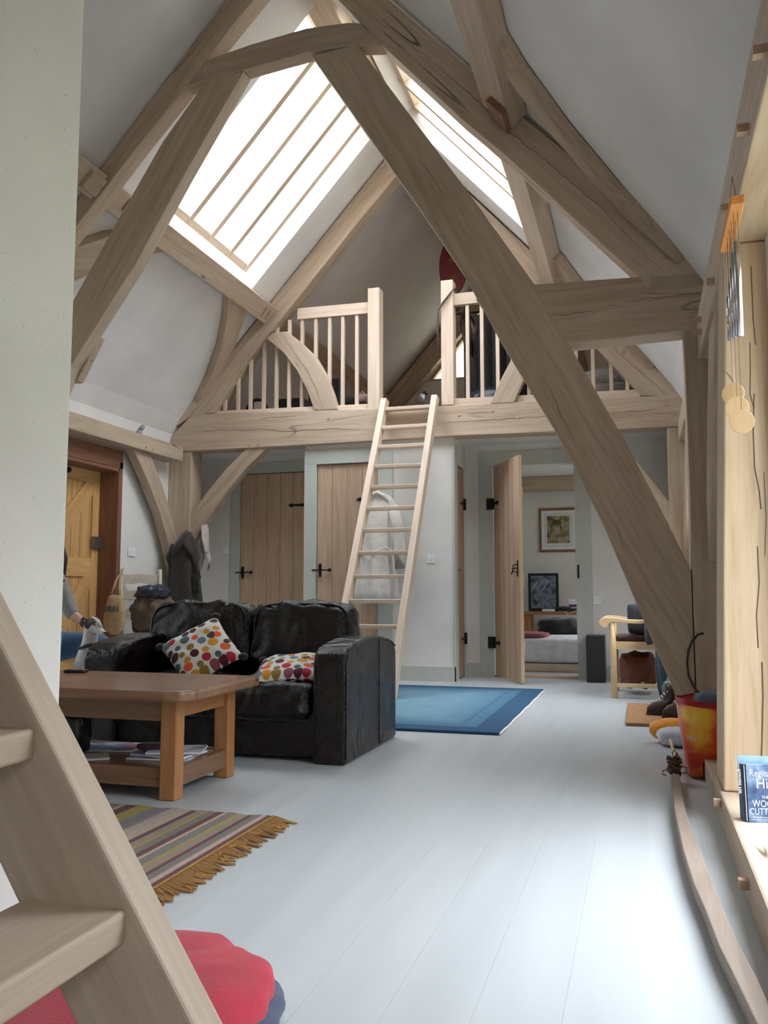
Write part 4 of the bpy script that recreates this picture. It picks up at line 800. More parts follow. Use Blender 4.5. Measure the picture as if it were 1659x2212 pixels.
for k, (y, zz) in enumerate(((2.88, 1.405), (3.0, 1.475), (3.12, 1.55))):
    xx = cx + (-.004, -.003, -.002)[k]; nrm = (Vector((0, 0, H)) - Vector((xx, y, zz))); nrm.z = 0; nrm = Vector((-.3 if k == 2 else -.1, -1, 0)).normalized()
    sm.tube([(xx, y, 2.085), (xx, y, zz + .035)], .0008, 4)
    u = Vector((0, 0, 1)).cross(nrm).normalized(); m = MB(); r1 = [m.ring(Vector((xx, y, zz)) + nrm * q, u * .037, Vector((0, 0, .037)), 28) for q in (-.003, .003)]; m.skin(r1); obj('wooden_disc', m, BEECH['z'], t, .001)
    m = MB().ball((cx, y, 1.80), (.012, .012, .008), 12, 8); obj('striker_bead', m, CED['z'], t)
obj('cords', sm, STR, t)
# cable on the middle post
cb = MB().tube([P(*q, Y=Y2 - .005) for q in [(1520, 1368), (1508, 1370), (1495, 1385), (1487, 1405), (1484, 1430), (1487, 1460), (1500, 1485), (1518, 1508), (1530, 1525)]], .006, 7)
tag(obj('power_cable', cb, BLKPL, None, smooth=True), 'black cable looping down the face of the middle truss post', 'cable')
# ------------------------------------------------------------------ switches and sockets
def plate(c, nrm, w, h, label, cat, toggle):
    M = face_mw(c, nrm); o = obj('wall_plate_' + cat.split()[-1], MB().box(-w/2, w/2, -h/2, h/2, 0, .009), WHITE, None, .003, mw=M); o.name = 'light_switch' if toggle else 'wall_socket'
    tag(o, label, cat)
    if toggle: obj('rocker', MB().box(-.011, .011, -.017, .017, .009, .013, M), WHITE, o, .002)
    for s in (-1, 1): obj('screw', MB().tube([M @ Vector((s * w * .38, 0, .009)), M @ Vector((s * w * .38, 0, .0105))], .003, 8), STEEL, o)
    return o
sk = plate((-5.037, 7.74, 1.30), (1, 0, 0), .14, .086, 'white double switch plate on the wall beside the front door', 'light switch', True)
plate((-4.66, YB - .001, 1.375), (0, -1, 0), .088, .088, 'white switch left of the closed plank door in the left recess', 'light switch', True)
plate((P(931, 1207, Y=YF).x, YF - .001, P(931, 1207, Y=YF).z), (0, -1, 0), .09, .09, 'white light switch on the plaster to the right of the ladder', 'light switch', True)
plate((P(1291, 1296, Y=YB).x, YB - .001, P(1291, 1296, Y=YB).z), (0, -1, 0), .09, .09, 'blank white plate on the wall above the black speaker', 'wall plate', False)
# ------------------------------------------------------------------ garments
def drape(name, mat, secs, folds, amp, label, cat='coat', ph=0, parent=None, open_=False, n=48):
    mb = MB(); rs = []; K = len(secs)
    for j, (z, cx, cy, rx, ry) in enumerate(secs):
        g = amp * min(1, (j + .3) / (K * .6)); row = []
        for i in range(n):
            a = 2 * math.pi * i / n; k = 1 + g * (math.sin(folds * a + ph + z * 2) * .6 + .5 * noise.noise(Vector((math.cos(a) * 2, math.sin(a) * 2, z * 3 + ph))))
            row.append(mb.bm.verts.new((cx + rx * math.cos(a) * k, cy + ry * math.sin(a) * k, z + .01 * math.sin(a * 3) * (j == K - 1))))
        rs.append(row)
    mb.skin(rs); o = obj(name, mb, mat, parent, smooth=True)
    if parent is None: tag(o, label, cat)
    return o
cxx, cyy = -4.70, 8.26
t = thing('waxed_coat', (cxx, cyy, .62), 'black hooded coat hanging on the far left corner post', 'coat')
drape('coat_body', DARKBR, [(1.545, cxx, cyy + .05, .02, .02), (1.52, cxx - .01, cyy + .02, .06, .045), (1.45, cxx, cyy, .11, .07), (1.36, cxx - .01, cyy, .165, .095), (1.2, cxx - .01, cyy, .17, .10), (1.0, cxx - .01, cyy, .175, .10), (.8, cxx, cyy, .18, .10), (.66, cxx, cyy, .175, .10)], 6, .2, '', parent=t)
obj('hood', MB().tube([(cxx + .0, cyy + .0, 1.555), (cxx - .005, cyy - .03, 1.50), (cxx - .03, cyy - .055, 1.42), (cxx - .07, cyy - .075, 1.34), (cxx - .11, cyy - .08, 1.29)], [.02, .05, .085, .075, .03], 14, .6), DARKBR, t, smooth=True)
obj('collar_flap', MB().tube([(cxx + .02, cyy - .03, 1.49), (cxx + .06, cyy - .07, 1.40), (cxx + .11, cyy - .08, 1.32), (cxx + .13, cyy - .08, 1.27)], [.03, .055, .055, .02], 12, .5), DARKBR, t, smooth=True)
obj('sleeve', MB().tube([(cxx - .12, cyy - .02, 1.40), (cxx - .16, cyy - .03, 1.25), (cxx - .15, cyy - .04, 1.05), (cxx - .14, cyy - .04, .9)], [.05, .06, .055, .045], 12), DARKBR, t, smooth=True); obj('sleeve', MB().tube([(cxx + .11, cyy - .02, 1.40), (cxx + .15, cyy - .03, 1.25), (cxx + .15, cyy - .04, 1.05), (cxx + .14, cyy - .04, .9)], [.05, .06, .055, .045], 12), DARKBR, t, smooth=True)
t = thing('scarf', (-4.55, 8.5, 1.2), 'pale beige scarf hanging to the right of the black coat', 'scarf')
obj('fold', MB().tube([(-4.60, 8.47, 1.68), (-4.59, 8.46, 1.60), (-4.575, 8.45, 1.48), (-4.56, 8.45, 1.36), (-4.55, 8.45, 1.31)], [.012, .045, .055, .05, .045], 14, .35), BEIGE, t, smooth=True)
obj('fold', MB().tube([(-4.59, 8.47, 1.50), (-4.555, 8.46, 1.35), (-4.53, 8.455, 1.25), (-4.53, 8.455, 1.16), (-4.545, 8.455, 1.11)], [.03, .035, .035, .028, .006], 12, .3), BEIGE, t, smooth=True)
obj('fold', MB().tube([(-4.62, 8.485, 1.60), (-4.635, 8.48, 1.4), (-4.62, 8.475, 1.25), (-4.63, 8.47, 1.13)], [.02, .035, .03, .006], 12, .3), BEIGE, t, smooth=True)
# bathrobe on the door's upper hinge
t = thing('bathrobe', (-2.55, 8.38, .78), 'cream bathrobe hanging from the plank door behind the ladder', 'bathrobe')
rx = -2.55; ry = 8.37
drape('robe_body', CREAM, [(1.90, rx, ry, .05, .04), (1.87, rx - .01, ry, .12, .06), (1.78, rx, ry, .18, .075), (1.6, rx - .02, ry, .19, .08), (1.32, rx - .03, ry, .19, .08), (1.26, rx - .03, ry, .18, .075), (1.1, rx - .03, ry, .20, .08), (.9, rx - .03, ry, .21, .085), (.78, rx - .03, ry, .21, .085)], 9, .34, '', parent=t, ph=1)
obj('collar', MB().tube([(rx - .12, ry - .05, 1.83), (rx - .06, ry - .07, 1.88), (rx, ry - .07, 1.90), (rx + .07, ry - .06, 1.86), (rx + .11, ry - .05, 1.80)], [.02, .03, .033, .03, .02], 12, .6), CREAM, t, smooth=True)
obj('sleeve', MB().tube([(rx + .15, ry - .02, 1.76), (rx + .21, ry - .03, 1.55), (rx + .23, ry - .04, 1.3), (rx + .235, ry - .04, 1.12)], [.055, .06, .06, .065], 14), CREAM, t, smooth=True)
obj('belt', MB().tube([(rx - .22, ry - .05, 1.27), (rx - .12, ry - .10, 1.285), (rx, ry - .105, 1.30), (rx + .10, ry - .10, 1.335), (rx + .16, ry - .07, 1.30), (rx + .19, ry - .09, 1.1), (rx + .20, ry - .09, .9), (rx + .20, ry - .09, .72)], .014, 8, .5), CREAM, t, smooth=True)
# strap on the right newel
tag(obj('leather_strap', MB().tube([(-1.93, 8.41, 3.35), (-1.935, 8.41, 3.6), (-1.925, 8.40, 3.78), (-1.88, 8.41, 3.86), (-1.80, 8.42, 3.96), (-1.775, 8.45, 4.02), (-1.76, 8.52, 4.0)], [.008, .01, .014, .022, .022, .02, .014], 10, .4), cloth('brown_strap', (.10, .06, .045)), None, smooth=True), 'brown strap wrapped round the right newel post of the loft', 'strap')
# ------------------------------------------------------------------ painted chair with tote and coats
CH = plain('cream_painted_wood', (.52, .47, .38), .5)
t = thing('painted_chair', (-4.795, 7.41, 0), 'cream painted ladder-back chair behind the sofa, piled with clothes', 'chair')
q0, q1, yb = -4.99, -4.60, 7.62
for x in (q0, q1):
    obj('leg', MB().tube([(x, yb, 0.001), (x, yb, .45), (x, yb + .05, .75), (x, yb + .09, 1.12)], .02, 10), CH, t, smooth=True); obj('leg', MB().tube([(x, yb - .42, 0.001), (x, yb - .42, .45)], .02, 10), CH, t, smooth=True)
obj('seat', MB().box(q0 - .02, q1 + .02, yb - .45, yb + .02, .43, .465), CH, t, .008)
for zz in (1.02, .86, .68):
    a = yb + .05 + (zz - .75) * .13
    obj('back_slat', MB().prism([(q0, a, zz - .035), (q0 + .1, a, zz - .05), ((q0 + q1) / 2, a, zz - .035), (q1 - .1, a, zz - .05), (q1, a, zz - .035), (q1, a, zz + .04), ((q0 + q1) / 2, a, zz + .055), (q0, a, zz + .04)], (0, .018, 0)), CH, t, .004)
obj('stretcher', MB().tube([(q0, yb - .42, .22), (q1, yb - .42, .22)], .012, 8), CH, t)
t.location = (-4.66, 7.45, 0); t.rotation_euler = (0, 0, R(45))
t = thing('tote_bag', (-4.78, 7.12, .50), 'tan hessian tote bag hanging on the chair near the front door', 'bag'); HES = cloth('hessian', (.42, .29, .16), var=.2)
obj('bag_body', MB().ball((-4.80, 7.13, .70), (.105, .05, .21), 26, 18, .6, lambda d: wrinkle(d, 3, .12, 8) * (1 - .25 * max(0, d.z))), HES, t, smooth=True)
obj('strap', MB().tube([(-4.85, 7.13, .86), (-4.86, 7.22, 1.0), (-4.91, 7.42, 1.13), (-4.83, 7.24, 1.0), (-4.76, 7.13, .86)], .012, 8, .5), HES, t, smooth=True)
text('ORIN', .085, plain('green_print', (.06, .13, .09), .8, bump=0), face_mw((-4.895, 7.072, .70), (.05, -1, .0)), 'lettering', t, .003, sx=.8)
o = tag(obj('folded_coat', MB().ball((-4.55, 7.42, .67), (.21, .20, .20), 34, 20, .8, lambda d: wrinkle(d, 3.4, .35, 3)), BROWNCL, None, smooth=True), 'heap of brown coats lying on the cream chair seat', 'clothing')
tag(obj('leather_jacket', MB().ball((-4.55, 7.38, .88), (.16, .14, .075), 30, 16, .8, lambda d: wrinkle(d, 3.2, .3, 6)), plain('navy_leather', (.03, .035, .055), .35, bump=.2, bscale=20), None, smooth=True), 'dark shiny jacket on top of the brown coat heap', 'clothing')
# ornament on the wall plate
t = thing('ornament', (-4.93, 7.65, 2.49), 'small grey china ornament standing on the left wall plate', 'ornament'); GC = plain('grey_china', (.30, .31, .36), .3)
obj('body', MB().tube([(-4.93, 7.65, 2.491), (-4.93, 7.65, 2.53), (-4.91, 7.64, 2.56)], [.03, .034, .022], 14), GC, t, smooth=True); obj('head', MB().tube([(-4.92, 7.645, 2.55), (-4.885, 7.66, 2.60)], [.026, .022], 14), GC, t, smooth=True); obj('dark_opening', MB().tube([(-4.887, 7.659, 2.598), (-4.884, 7.661, 2.602)], [.017, .017], 14), BLKPL, t)
# ------------------------------------------------------------------ person and dog
t = thing('person', (-4.0, 5.0, 0), 'person with long dark hair in grey top and jeans, stroking the dog', 'person')
sk_v = [(-4.02,5.02,.52,.15,.13), (-3.99,5.0,.72,.13,.11), (-3.95,4.98,.92,.16,.11), (-3.92,4.97,1.02,.07), (-3.88,4.94,1.10,.05),
        (-3.86,4.92,1.17,.085,.09), (-3.86,4.92,1.27,.07),
        (-3.79,4.93,.98,.055), (-3.71,4.93,.84,.043), (-3.655,4.93,.735,.038), (-3.59,4.92,.70,.032), (-3.54,4.91,.675,.025), (-3.50,4.90,.66,.026,.016),
        (-3.98,5.13,.99,.055), (-4.04,5.22,.80,.043), (-4.0,5.17,.68,.038), (-3.93,5.13,.615,.026),
        (-3.93,4.86,.50,.095), (-3.66,4.60,.53,.07), (-3.64,4.58,.30,.055), (-3.66,4.60,.09,.042), (-3.58,4.52,.04,.035),
        (-3.90,5.16,.50,.095), (-3.58,5.20,.53,.07), (-3.56,5.22,.30,.055), (-3.60,5.22,.09,.042), (-3.50,5.20,.04,.035)]
sk_e = [(0,1),(1,2),(2,3),(3,4),(4,5),(5,6),(2,7),(7,8),(8,9),(9,10),(10,11),(11,12),(2,13),(13,14),(14,15),(15,16),(0,17),(17,18),(18,19),(19,20),(20,21),(0,22),(22,23),(23,24),(24,25),(25,26)]
skinbody('body', sk_v, sk_e, SKIN, t)
for i, (dx, dy, l) in enumerate(((.045, -.012, .042), (.048, -.002, .048), (.045, .009, .044), (.038, .02, .036))):
    skinbody('finger', [(-3.505, 4.90 + dy * .7, .662, .009), (-3.505 + dx * .6, 4.90 + dy, .658, .0085), (-3.505 + dx, 4.90 + dy, .640, .008), (-3.50 + dx, 4.90 + dy, .620, .007)], [(0,1),(1,2),(2,3)], SKIN, t, 1)
skinbody('thumb', [(-3.525, 4.885, .66, .010), (-3.505, 4.865, .65, .010), (-3.485, 4.858, .635, .008)], [(0,1),(1,2)], SKIN, t, 1)
skinbody('grey_top', [(-4.01,5.01,.60,.165,.145), (-3.99,5.0,.74,.145,.125), (-3.95,4.98,.92,.172,.122), (-3.93,4.975,1.0,.10,.09), (-3.79,4.93,.98,.066), (-3.71,4.93,.84,.056), (-3.655,4.93,.74,.05), (-3.62,4.925,.716,.044), (-3.98,5.13,.99,.066), (-4.04,5.22,.80,.054), (-3.955,5.20,.685,.045)], [(0,1),(1,2),(2,3),(2,4),(4,5),(5,6),(6,7),(2,8),(8,9),(9,10)], GREYCL, t)
skinbody('jeans', [(-4.02,5.02,.53,.165,.145), (-3.93,4.86,.50,.108), (-3.66,4.60,.535,.083), (-3.64,4.58,.30,.068), (-3.66,4.60,.12,.056), (-3.90,5.16,.50,.108), (-3.58,5.20,.535,.083), (-3.56,5.22,.30,.068), (-3.60,5.22,.12,.056)], [(0,1),(1,2),(2,3),(3,4),(0,5),(5,6),(6,7),(7,8)], DENIM, t)
hb = MB().ball((-3.875, 4.935, 1.235), (.115, .12, .125), 28, 18, 1, lambda d: 1 if (d.x < .45 or d.z > .5) else .78)
hb.tube([(-3.85, 4.90, 1.25), (-3.79, 4.90, 1.16), (-3.76, 4.905, 1.06), (-3.76, 4.905, .96), (-3.78, 4.90, .89)], [.05, .055, .06, .055, .02], 14)
hb.tube([(-3.93, 4.99, 1.25), (-4.0, 5.0, 1.1), (-4.04, 5.02, .92), (-4.05, 5.02, .85)], [.08, .09, .08, .04], 14)
hb.tube([(-3.86, 5.0, 1.24), (-3.84, 5.04, 1.1), (-3.85, 5.06, .95)], [.05, .05, .03], 12)
obj('hair', hb, HAIR, t, smooth=True)
obj('nose', MB().tube([(-3.785, 4.885, 1.205), (-3.757, 4.868, 1.172), (-3.775, 4.88, 1.16)], [.008, .014, .012], 8), SKIN, t, smooth=True)
em = MB()
for s in (-1, 1): em.ball((-3.790 - .014 * s * .6, 4.885 + .03 * s, 1.207), (.008, .008, .007), 8, 6)
obj('eye', em, HAIR, t); obj('mouth', MB().tube([(-3.782, 4.860, 1.135), (-3.772, 4.875, 1.132), (-3.775, 4.895, 1.135)], .005, 6), REDCL, t)
for s, y in ((1, 4.50), (1, 5.19)): obj('shoe', MB().ball((-3.57 if y < 5 else -3.50, y + .02, .045), (.13, .05, .044), 20, 12, .8), BROWNCL, t, smooth=True)
st = thing('stool', (-4.05, 5.03, 0), 'wooden stool under the seated person, behind the white wall end', 'stool')
obj('seat', MB().tube([(-4.05, 5.03, .335), (-4.05, 5.03, .37)], .19, 24), JOIN['x'], st, .006)
for a in range(4): ca, sa = math.cos(a * 1.57 + .7), math.sin(a * 1.57 + .7); obj('leg', MB().tube([(-4.05 + .12 * ca, 5.03 + .12 * sa, .34), (-4.05 + .18 * ca, 5.03 + .18 * sa, .002)], .017, 8), JOIN['z'], st)
t = thing('dog', (-3.45, 4.9, 0), 'white and grey dog with dark collar sitting beside the sofa arm', 'dog')
def dogfur():
    m, nt, b = nodes('white_and_grey_fur'); L = nt.links.new; tc = N(nt, 'ShaderNodeTexCoord'); n = N(nt, 'ShaderNodeTexNoise', i_Scale=60.0); L(tc.outputs['Object'], n.inputs['Vector'])
    L(ramp(nt, n.outputs['Fac'], [(.3, (.50, .46, .44)), (.7, (.68, .64, .62))]), b.inputs['Base Color']); b.inputs['Roughness'].default_value = .9; b.inputs['Sheen Weight'].default_value = .3; return m
FUR = dogfur(); FURG = cloth('grey_brindle_fur', (.085, .07, .068), scale=30, var=.4) if False else plain('grey_brindle_fur', (.10, .082, .08), .9, scale=40, var=.4, bump=.1)
hx0, hy0, hz0 = -3.425, 4.84, .665
dv = [(-3.66,5.02,.13,.10,.095), (-3.60,4.98,.24,.10,.09), (-3.53,4.92,.36,.10,.088), (-3.48,4.87,.46,.078,.07), (-3.45,4.85,.54,.052), (hx0-.005,hy0,hz0-.02,.052,.05), (hx0+.03,hy0-.012,hz0-.005,.05,.047), (hx0+.075,hy0-.03,hz0-.035,.030,.027), (hx0+.115,hy0-.045,hz0-.05,.022,.019), (hx0+.128,hy0-.05,hz0-.052,.015),
      (-3.46,4.83,.36,.042), (-3.425,4.81,.20,.026), (-3.42,4.80,.06,.022), (-3.39,4.79,.025,.024), (-3.40,4.93,.36,.042), (-3.385,4.94,.20,.026), (-3.38,4.94,.06,.022), (-3.35,4.93,.025,.024),
      (-3.57,4.88,.16,.062), (-3.50,4.84,.14,.04), (-3.56,4.86,.05,.026), (-3.47,4.84,.025,.022), (-3.52,5.10,.16,.062), (-3.45,5.10,.14,.04), (-3.50,5.10,.05,.026), (-3.41,5.09,.025,.022), (-3.78,5.05,.06,.022), (-3.90,5.0,.03,.012)]
de = [(0,1),(1,2),(2,3),(3,4),(4,5),(5,6),(6,7),(7,8),(8,9),(2,10),(10,11),(11,12),(12,13),(2,14),(14,15),(15,16),(16,17),(0,18),(18,19),(19,20),(20,21),(0,22),(22,23),(23,24),(24,25),(0,26),(26,27)]
skinbody('body', dv, de, FUR, t)
obj('face_patch', MB().ball((hx0 + .005, hy0 - .022, hz0 + .004), (.047, .036, .044), 20, 12), FURG, t, smooth=True)
for s in (-1, 1):
    c = Vector((hx0 - .02, hy0 + .008 + s * .05, hz0 + .035)); obj('ear', MB().tube([c, c + Vector((-.012, s * .012, .012)), c + Vector((-.018, s * .02, -.022)), c + Vector((-.01, s * .018, -.05))], [.014, .02, .018, .006], 10, .5), FURG, t, smooth=True)
    obj('eye', MB().ball((hx0 + .055, hy0 - .018 + s * .033 - .006, hz0 + .004), (.007, .007, .007), 8, 6), BLKPL, t)
obj('blaze', MB().tube([(hx0 + .0, hy0 + .0, hz0 + .047), (hx0 + .05, hy0 - .02, hz0 + .032), (hx0 + .09, hy0 - .036, hz0 - .012)], [.012, .016, .014], 10, .6), FUR, t, smooth=True)
obj('nose', MB().ball((hx0 + .137, hy0 - .053, hz0 - .047), (.010, .011, .009), 10, 8), BLKPL, t, smooth=True)
obj('collar', MB().tube([(-3.455 + .060 * math.cos(a), 4.852 + .058 * math.sin(a), .527 + .012 * math.cos(a)) for a in [q * math.pi / 12 for q in range(25)]], .008, 8, 1.5), BLKPL, t, smooth=True)
# ------------------------------------------------------------------ armchair corner
t = thing('armchair', (0, 7.8, 0), 'beech armchair with scrolled arms and dark leather seat at the right', 'chair')
for y in (7.53, 8.10):
    obj('leg', MB().tube([(-.235, y, .001), (-.235, y, .42), (-.24, y, .64)], [.026, .026, .022], 12), BEECH['z'], t, smooth=True); obj('leg', MB().tube([(.20, y, .001), (.20, y, .42), (.225, y, .66)], [.024, .026, .02], 12), BEECH['z'], t, smooth=True)
    q = [(-.335, .60), (-.35, .63), (-.335, .66), (-.30, .675), (-.22, .672), (-.1, .655), (0, .652), (.10, .668), (.20, .70), (.20, .68), (.11, .642), (0, .618), (-.12, .622), (-.24, .632), (-.27, .615), (-.285, .588), (-.31, .582)]
    obj('arm', MB().prism([(x, y - .028, z) for x, z in q], (0, .056, 0)), BEECH['x'], t, .008, segs=3)
    obj('seat_rail', MB().box(-.22, .20, y - .013, y + .013, .405, .47), BEECH['x'], t, .003); obj('stretcher', MB().box(-.22, .20, y - .01, y + .01, .09, .125), BEECH['x'], t, .003)
obj('seat_rail', MB().box(-.25, -.222, 7.55, 8.08, .405, .47), BEECH['y'], t, .003); obj('stretcher', MB().box(-.02, .01, 7.54, 8.09, .095, .12), BEECH['y'], t, .003)
obj('seat', MB().ball((-.01, 7.815, .485), (.225, .265, .033), 28, 12, .4), plain('oxblood_leather', (.045, .018, .016), .3), t, smooth=True)
obj('backrest', MB().box(.205, .228, 7.53, 8.10, .60, .90), BEECH['y'], t, .006)
tag(obj('laptop_bag', MB().ball((.035, 7.80, .655), (.155, .10, .135), 30, 16, .4, lambda d: wrinkle(d, 3, .1, 5)), cloth('charcoal_nylon', (.03, .034, .04)), None, smooth=True), 'charcoal shoulder bag sitting on the armchair', 'bag')
tag(obj('brown_bag', MB().ball((-.04, 7.93, .205), (.16, .16, .15), 28, 16, .6, lambda d: wrinkle(d, 3, .2, 7)), plain('red_brown_leather', (.16, .045, .02), .5, bump=.15), None, smooth=True), 'red-brown leather bag stowed under the armchair', 'bag')
drape('hanging_coat', cloth('grey_plum_wool', (.055, .05, .06)), [(.80, .14, 7.42, .04, .03), (.72, .13, 7.42, .08, .06), (.6, .12, 7.42, .10, .06), (.46, .12, 7.42, .09, .055)], 5, .2, 'dark grey garment slung over the near arm of the armchair')
drape('hanging_coat', cloth('dark_teal_wool', (.02, .04, .055)), [(.50, .20, 7.3, .06, .05), (.42, .20, 7.3, .10, .07), (.28, .20, 7.28, .10, .07), (.12, .21, 7.28, .09, .07), (.03, .22, 7.28, .08, .06)], 6, .22, 'dark blue-green garment trailing to the floor right of the armchair', ph=2)
tag(obj('plastic_sack', MB().ball((.21, 6.93, .13), (.075, .10, .105), 24, 14, .8, lambda d: wrinkle(d, 4, .3, 3)), plain('green_grey_polythene', (.10, .15, .15), .25, bump=.2, bscale=14), None, smooth=True), 'crumpled grey-green sack behind the boots', 'bag')
# speaker
t = thing('loudspeaker', (-.44, 8.9, 0), 'black floor speaker standing between bedroom door and armchair', 'speaker')
obj('cabinet', MB().box(-.535, -.355, 8.78, 9.06, .002, .46), BLKPL, t, .004); obj('grille', MB().box(-.527, -.363, 8.765, 8.78, .03, .452), BLACKCL, t, .004)
# boots and shoes
def boot(x, y, rot, label, sc=1.0):
    M = Matrix.Translation((x, y, .0225)) @ Matrix.Rotation(R(rot), 4, 'Z') @ Matrix.Scale(sc, 4); BL = plain('worn_brown_leather', (.05, .033, .028), .45, bump=.25, bscale=25)
    t = thing('walking_boot', (x, y, .022), label, 'boot', 'pair of walking boots on the doormat')
    mb = MB(); rs = []
    for z, cx, rx, ry in ((.02, .0, .125, .043), (.05, .0, .122, .045), (.08, -.01, .105, .042), (.10, -.04, .072, .04), (.13, -.055, .055, .038), (.18, -.06, .052, .04), (.215, -.062, .055, .043)):
        rs.append([mb.bm.verts.new(M @ Vector((cx + rx * math.cos(a), ry * math.sin(a) * (1.05 if math.cos(a) > 0 else .9), z + .006 * math.sin(5 * a)))) for a in [2 * math.pi * k / 24 for k in range(24)]])
    mb.skin(rs); obj('upper', mb, BL, t, smooth=True)
    mb = MB(); mb.skin([[mb.bm.verts.new(M @ Vector((.13 * math.cos(a), .047 * math.sin(a), z))) for a in [2 * math.pi * k / 24 for k in range(24)]] for z in (.0, .022)]); obj('sole', mb, BLKPL, t, .002)
    lc = MB()
    for k in range(5): lc.tube([M @ Vector((.035 - .017 * k, -.03, .10 + .02 * k)), M @ Vector((.04 - .017 * k, .0, .115 + .02 * k)), M @ Vector((.035 - .017 * k, .03, .10 + .02 * k))], .003, 6)
    obj('lace', lc, CREAM, t)
boot(.14, 6.42, 188, 'dark brown walking boot at the left on the doormat'); boot(.235, 6.30, 200, 'dark walking boot at the right, next to the red bag rim')
# ------------------------------------------------------------------ loft contents
tag(obj('wall_shield', MB().prism([(XC + .20 + .175 * math.cos(a), 9.9 - .0, 4.84 + .37 * math.sin(a)) for a in [2 * math.pi * k / 40 for k in range(40)]], (0, .02, 0)), plain('crimson_lacquer', (.20, .015, .025), .4), None, .006), 'dark red oval panel with gold knots hanging above the loft rail', 'decoration')
kn = MB(); so = [o for o in C.objects if o.name == 'wall_shield'][0]
for cz in (4.92, 4.70):
    for a in range(-2, 3):
        for s in (1, -1): kn.tube([(XC + .20 - .045 + .011 * (a + 2), 9.895, cz + s * (-.045 + .011 * (a + 2)) + s * .0), (XC + .20 + .0 + .011 * a * 1, 9.895, cz + s * .0 + s * .011 * a + .0), (XC + .20 + .045 - .011 * (2 - a), 9.895, cz + s * (.045 - .011 * (2 - a)))], .0018, 4)
    for a in range(-2, 3): kn.tube([(XC + .20 + .02 * a - .02, 9.895, cz - .045 + abs(a) * .015), (XC + .20 + .02 * a + .02, 9.895, cz + .045 - abs(a) * .015)], .002, 4); kn.tube([(XC + .20 - .02 * a + .02, 9.895, cz - .045 + abs(a) * .015), (XC + .20 - .02 * a - .02, 9.895, cz + .045 - abs(a) * .015)], .002, 4)
obj('gold_knot', kn, plain('gold', (.55, .42, .15), .35, .6), so)
obj('hanging_cord', MB().tube([(XC + .20, 9.91, 5.2), (XC + .20, 9.91, 5.50)], .003, 5), STR, so)
def box_t(name, mat, x0, x1, y0, y1, z0, z1, label, cat, bev=.008): return tag(box(name, mat, x0, x1, y0, y1, z0, z1, None, bev), label, cat)
zf = 2.742
# clothes rail with black garments
t = thing('clothes_rail', (-1.42, 9.35, zf), 'clothes rail in the loft behind the right railing', 'clothes rail')
obj('rail', MB().tube([(-2.0, 9.35, 4.05), (-1.15, 9.35, 4.05)], .012, 8), IRON, t)
for x in (-2.0, -1.15): obj('upright', MB().tube([(x, 9.35, zf + .002), (x, 9.35, 4.05)], .012, 8), IRON, t)
for i, x in enumerate((-1.73, -1.58, -1.43, -1.28)):
    drape('hanging_garment', BLACKCL, [(4.03, x, 9.35, .02, .03), (3.98, x, 9.35, .09, .18), (3.7, x, 9.35, .11, .2), (3.2, x, 9.35, .115, .21), (2.80, x, 9.35, .115, .21)], 5, .15, ['leftmost', 'second', 'third', 'rightmost'][i] + ' of the black garments on the loft clothes rail', 'clothing', ph=i)['group'] = 'black garments on the loft clothes rail'
t = thing('coiled_belts', (-1.70, 8.72, 3.3), 'bundle of dark belts hanging beside the right newel post', 'belts'); bl = MB()
for k in range(6): bl.tube([(-1.71 + .03 * math.sin(k), 8.66 + .01 * k, 3.95), (-1.73 + .03 * k, 8.66, 3.7), (-1.70 + .02 * k, 8.66, 3.42 - .02 * k), (-1.64 + .01 * k, 8.66, 3.6), (-1.68, 8.66, 3.9)], .022, 8, .5)
obj('belt_coils', bl, plain('dark_brown_leather_belts', (.06, .04, .035), .35), t, smooth=True); obj('buckle', MB().box(-1.69, -1.66, 8.635, 8.645, 3.72, 3.76), CHROME, t, .003)
# dark boxes behind the left railing
box_t('storage_box', BLACKCL, -4.0, -3.66, 9.0, 9.3, zf, 3.12, 'low black box behind the left loft balusters', 'box')
box_t('storage_box', BLACKCL, -3.72, -3.34, 9.32, 9.6, zf, 3.40, 'taller black box behind the curved loft brace', 'box')
o = tag(obj('dome_lamp', MB().ball((-4.23, 9.0, zf + .205), (.15, .13, .20), 28, 16), plain('black_gloss', (.02, .02, .025), .12, bump=0), None, smooth=True), 'round black object with white label at the left end of the loft', 'lamp'); obj('white_panel', MB().box(-4.21, -4.11, 8.858, 8.88, zf + .18, zf + .33), WHITE, o, .003)
box_t('trunk', BLACKCL, -3.2, -2.72, 8.72, 9.02, zf, 2.935, 'low dark trunk under the shoes behind the left loft railing', 'trunk')
zf0 = zf; zf = 2.937
t = thing('shoe', (-3.05, 8.85, zf), 'dark shoe on the loft trunk, further from the newel post', 'shoe'); obj('upper', MB().ball((-3.02, 8.85, zf + .062), (.13, .05, .06), 20, 12, .8, lambda d: 1 - .3 * max(0, d.x) * max(0, d.z)), BLACKCL, t, smooth=True)
t = thing('shoe', (-2.85, 8.85, zf), 'pale pink shoe on the loft trunk close to the left newel post', 'shoe'); obj('upper', MB().ball((-2.86, 8.83, zf + .065), (.06, .10, .062), 20, 12, .8), plain('pink_suede', (.35, .24, .22), .8), t, smooth=True); obj('lace', MB().tube([(-2.90, 8.78, zf + .11), (-2.86, 8.75, zf + .14), (-2.83, 8.78, zf + .10)], .006, 6), CREAM, t)
zf = zf0
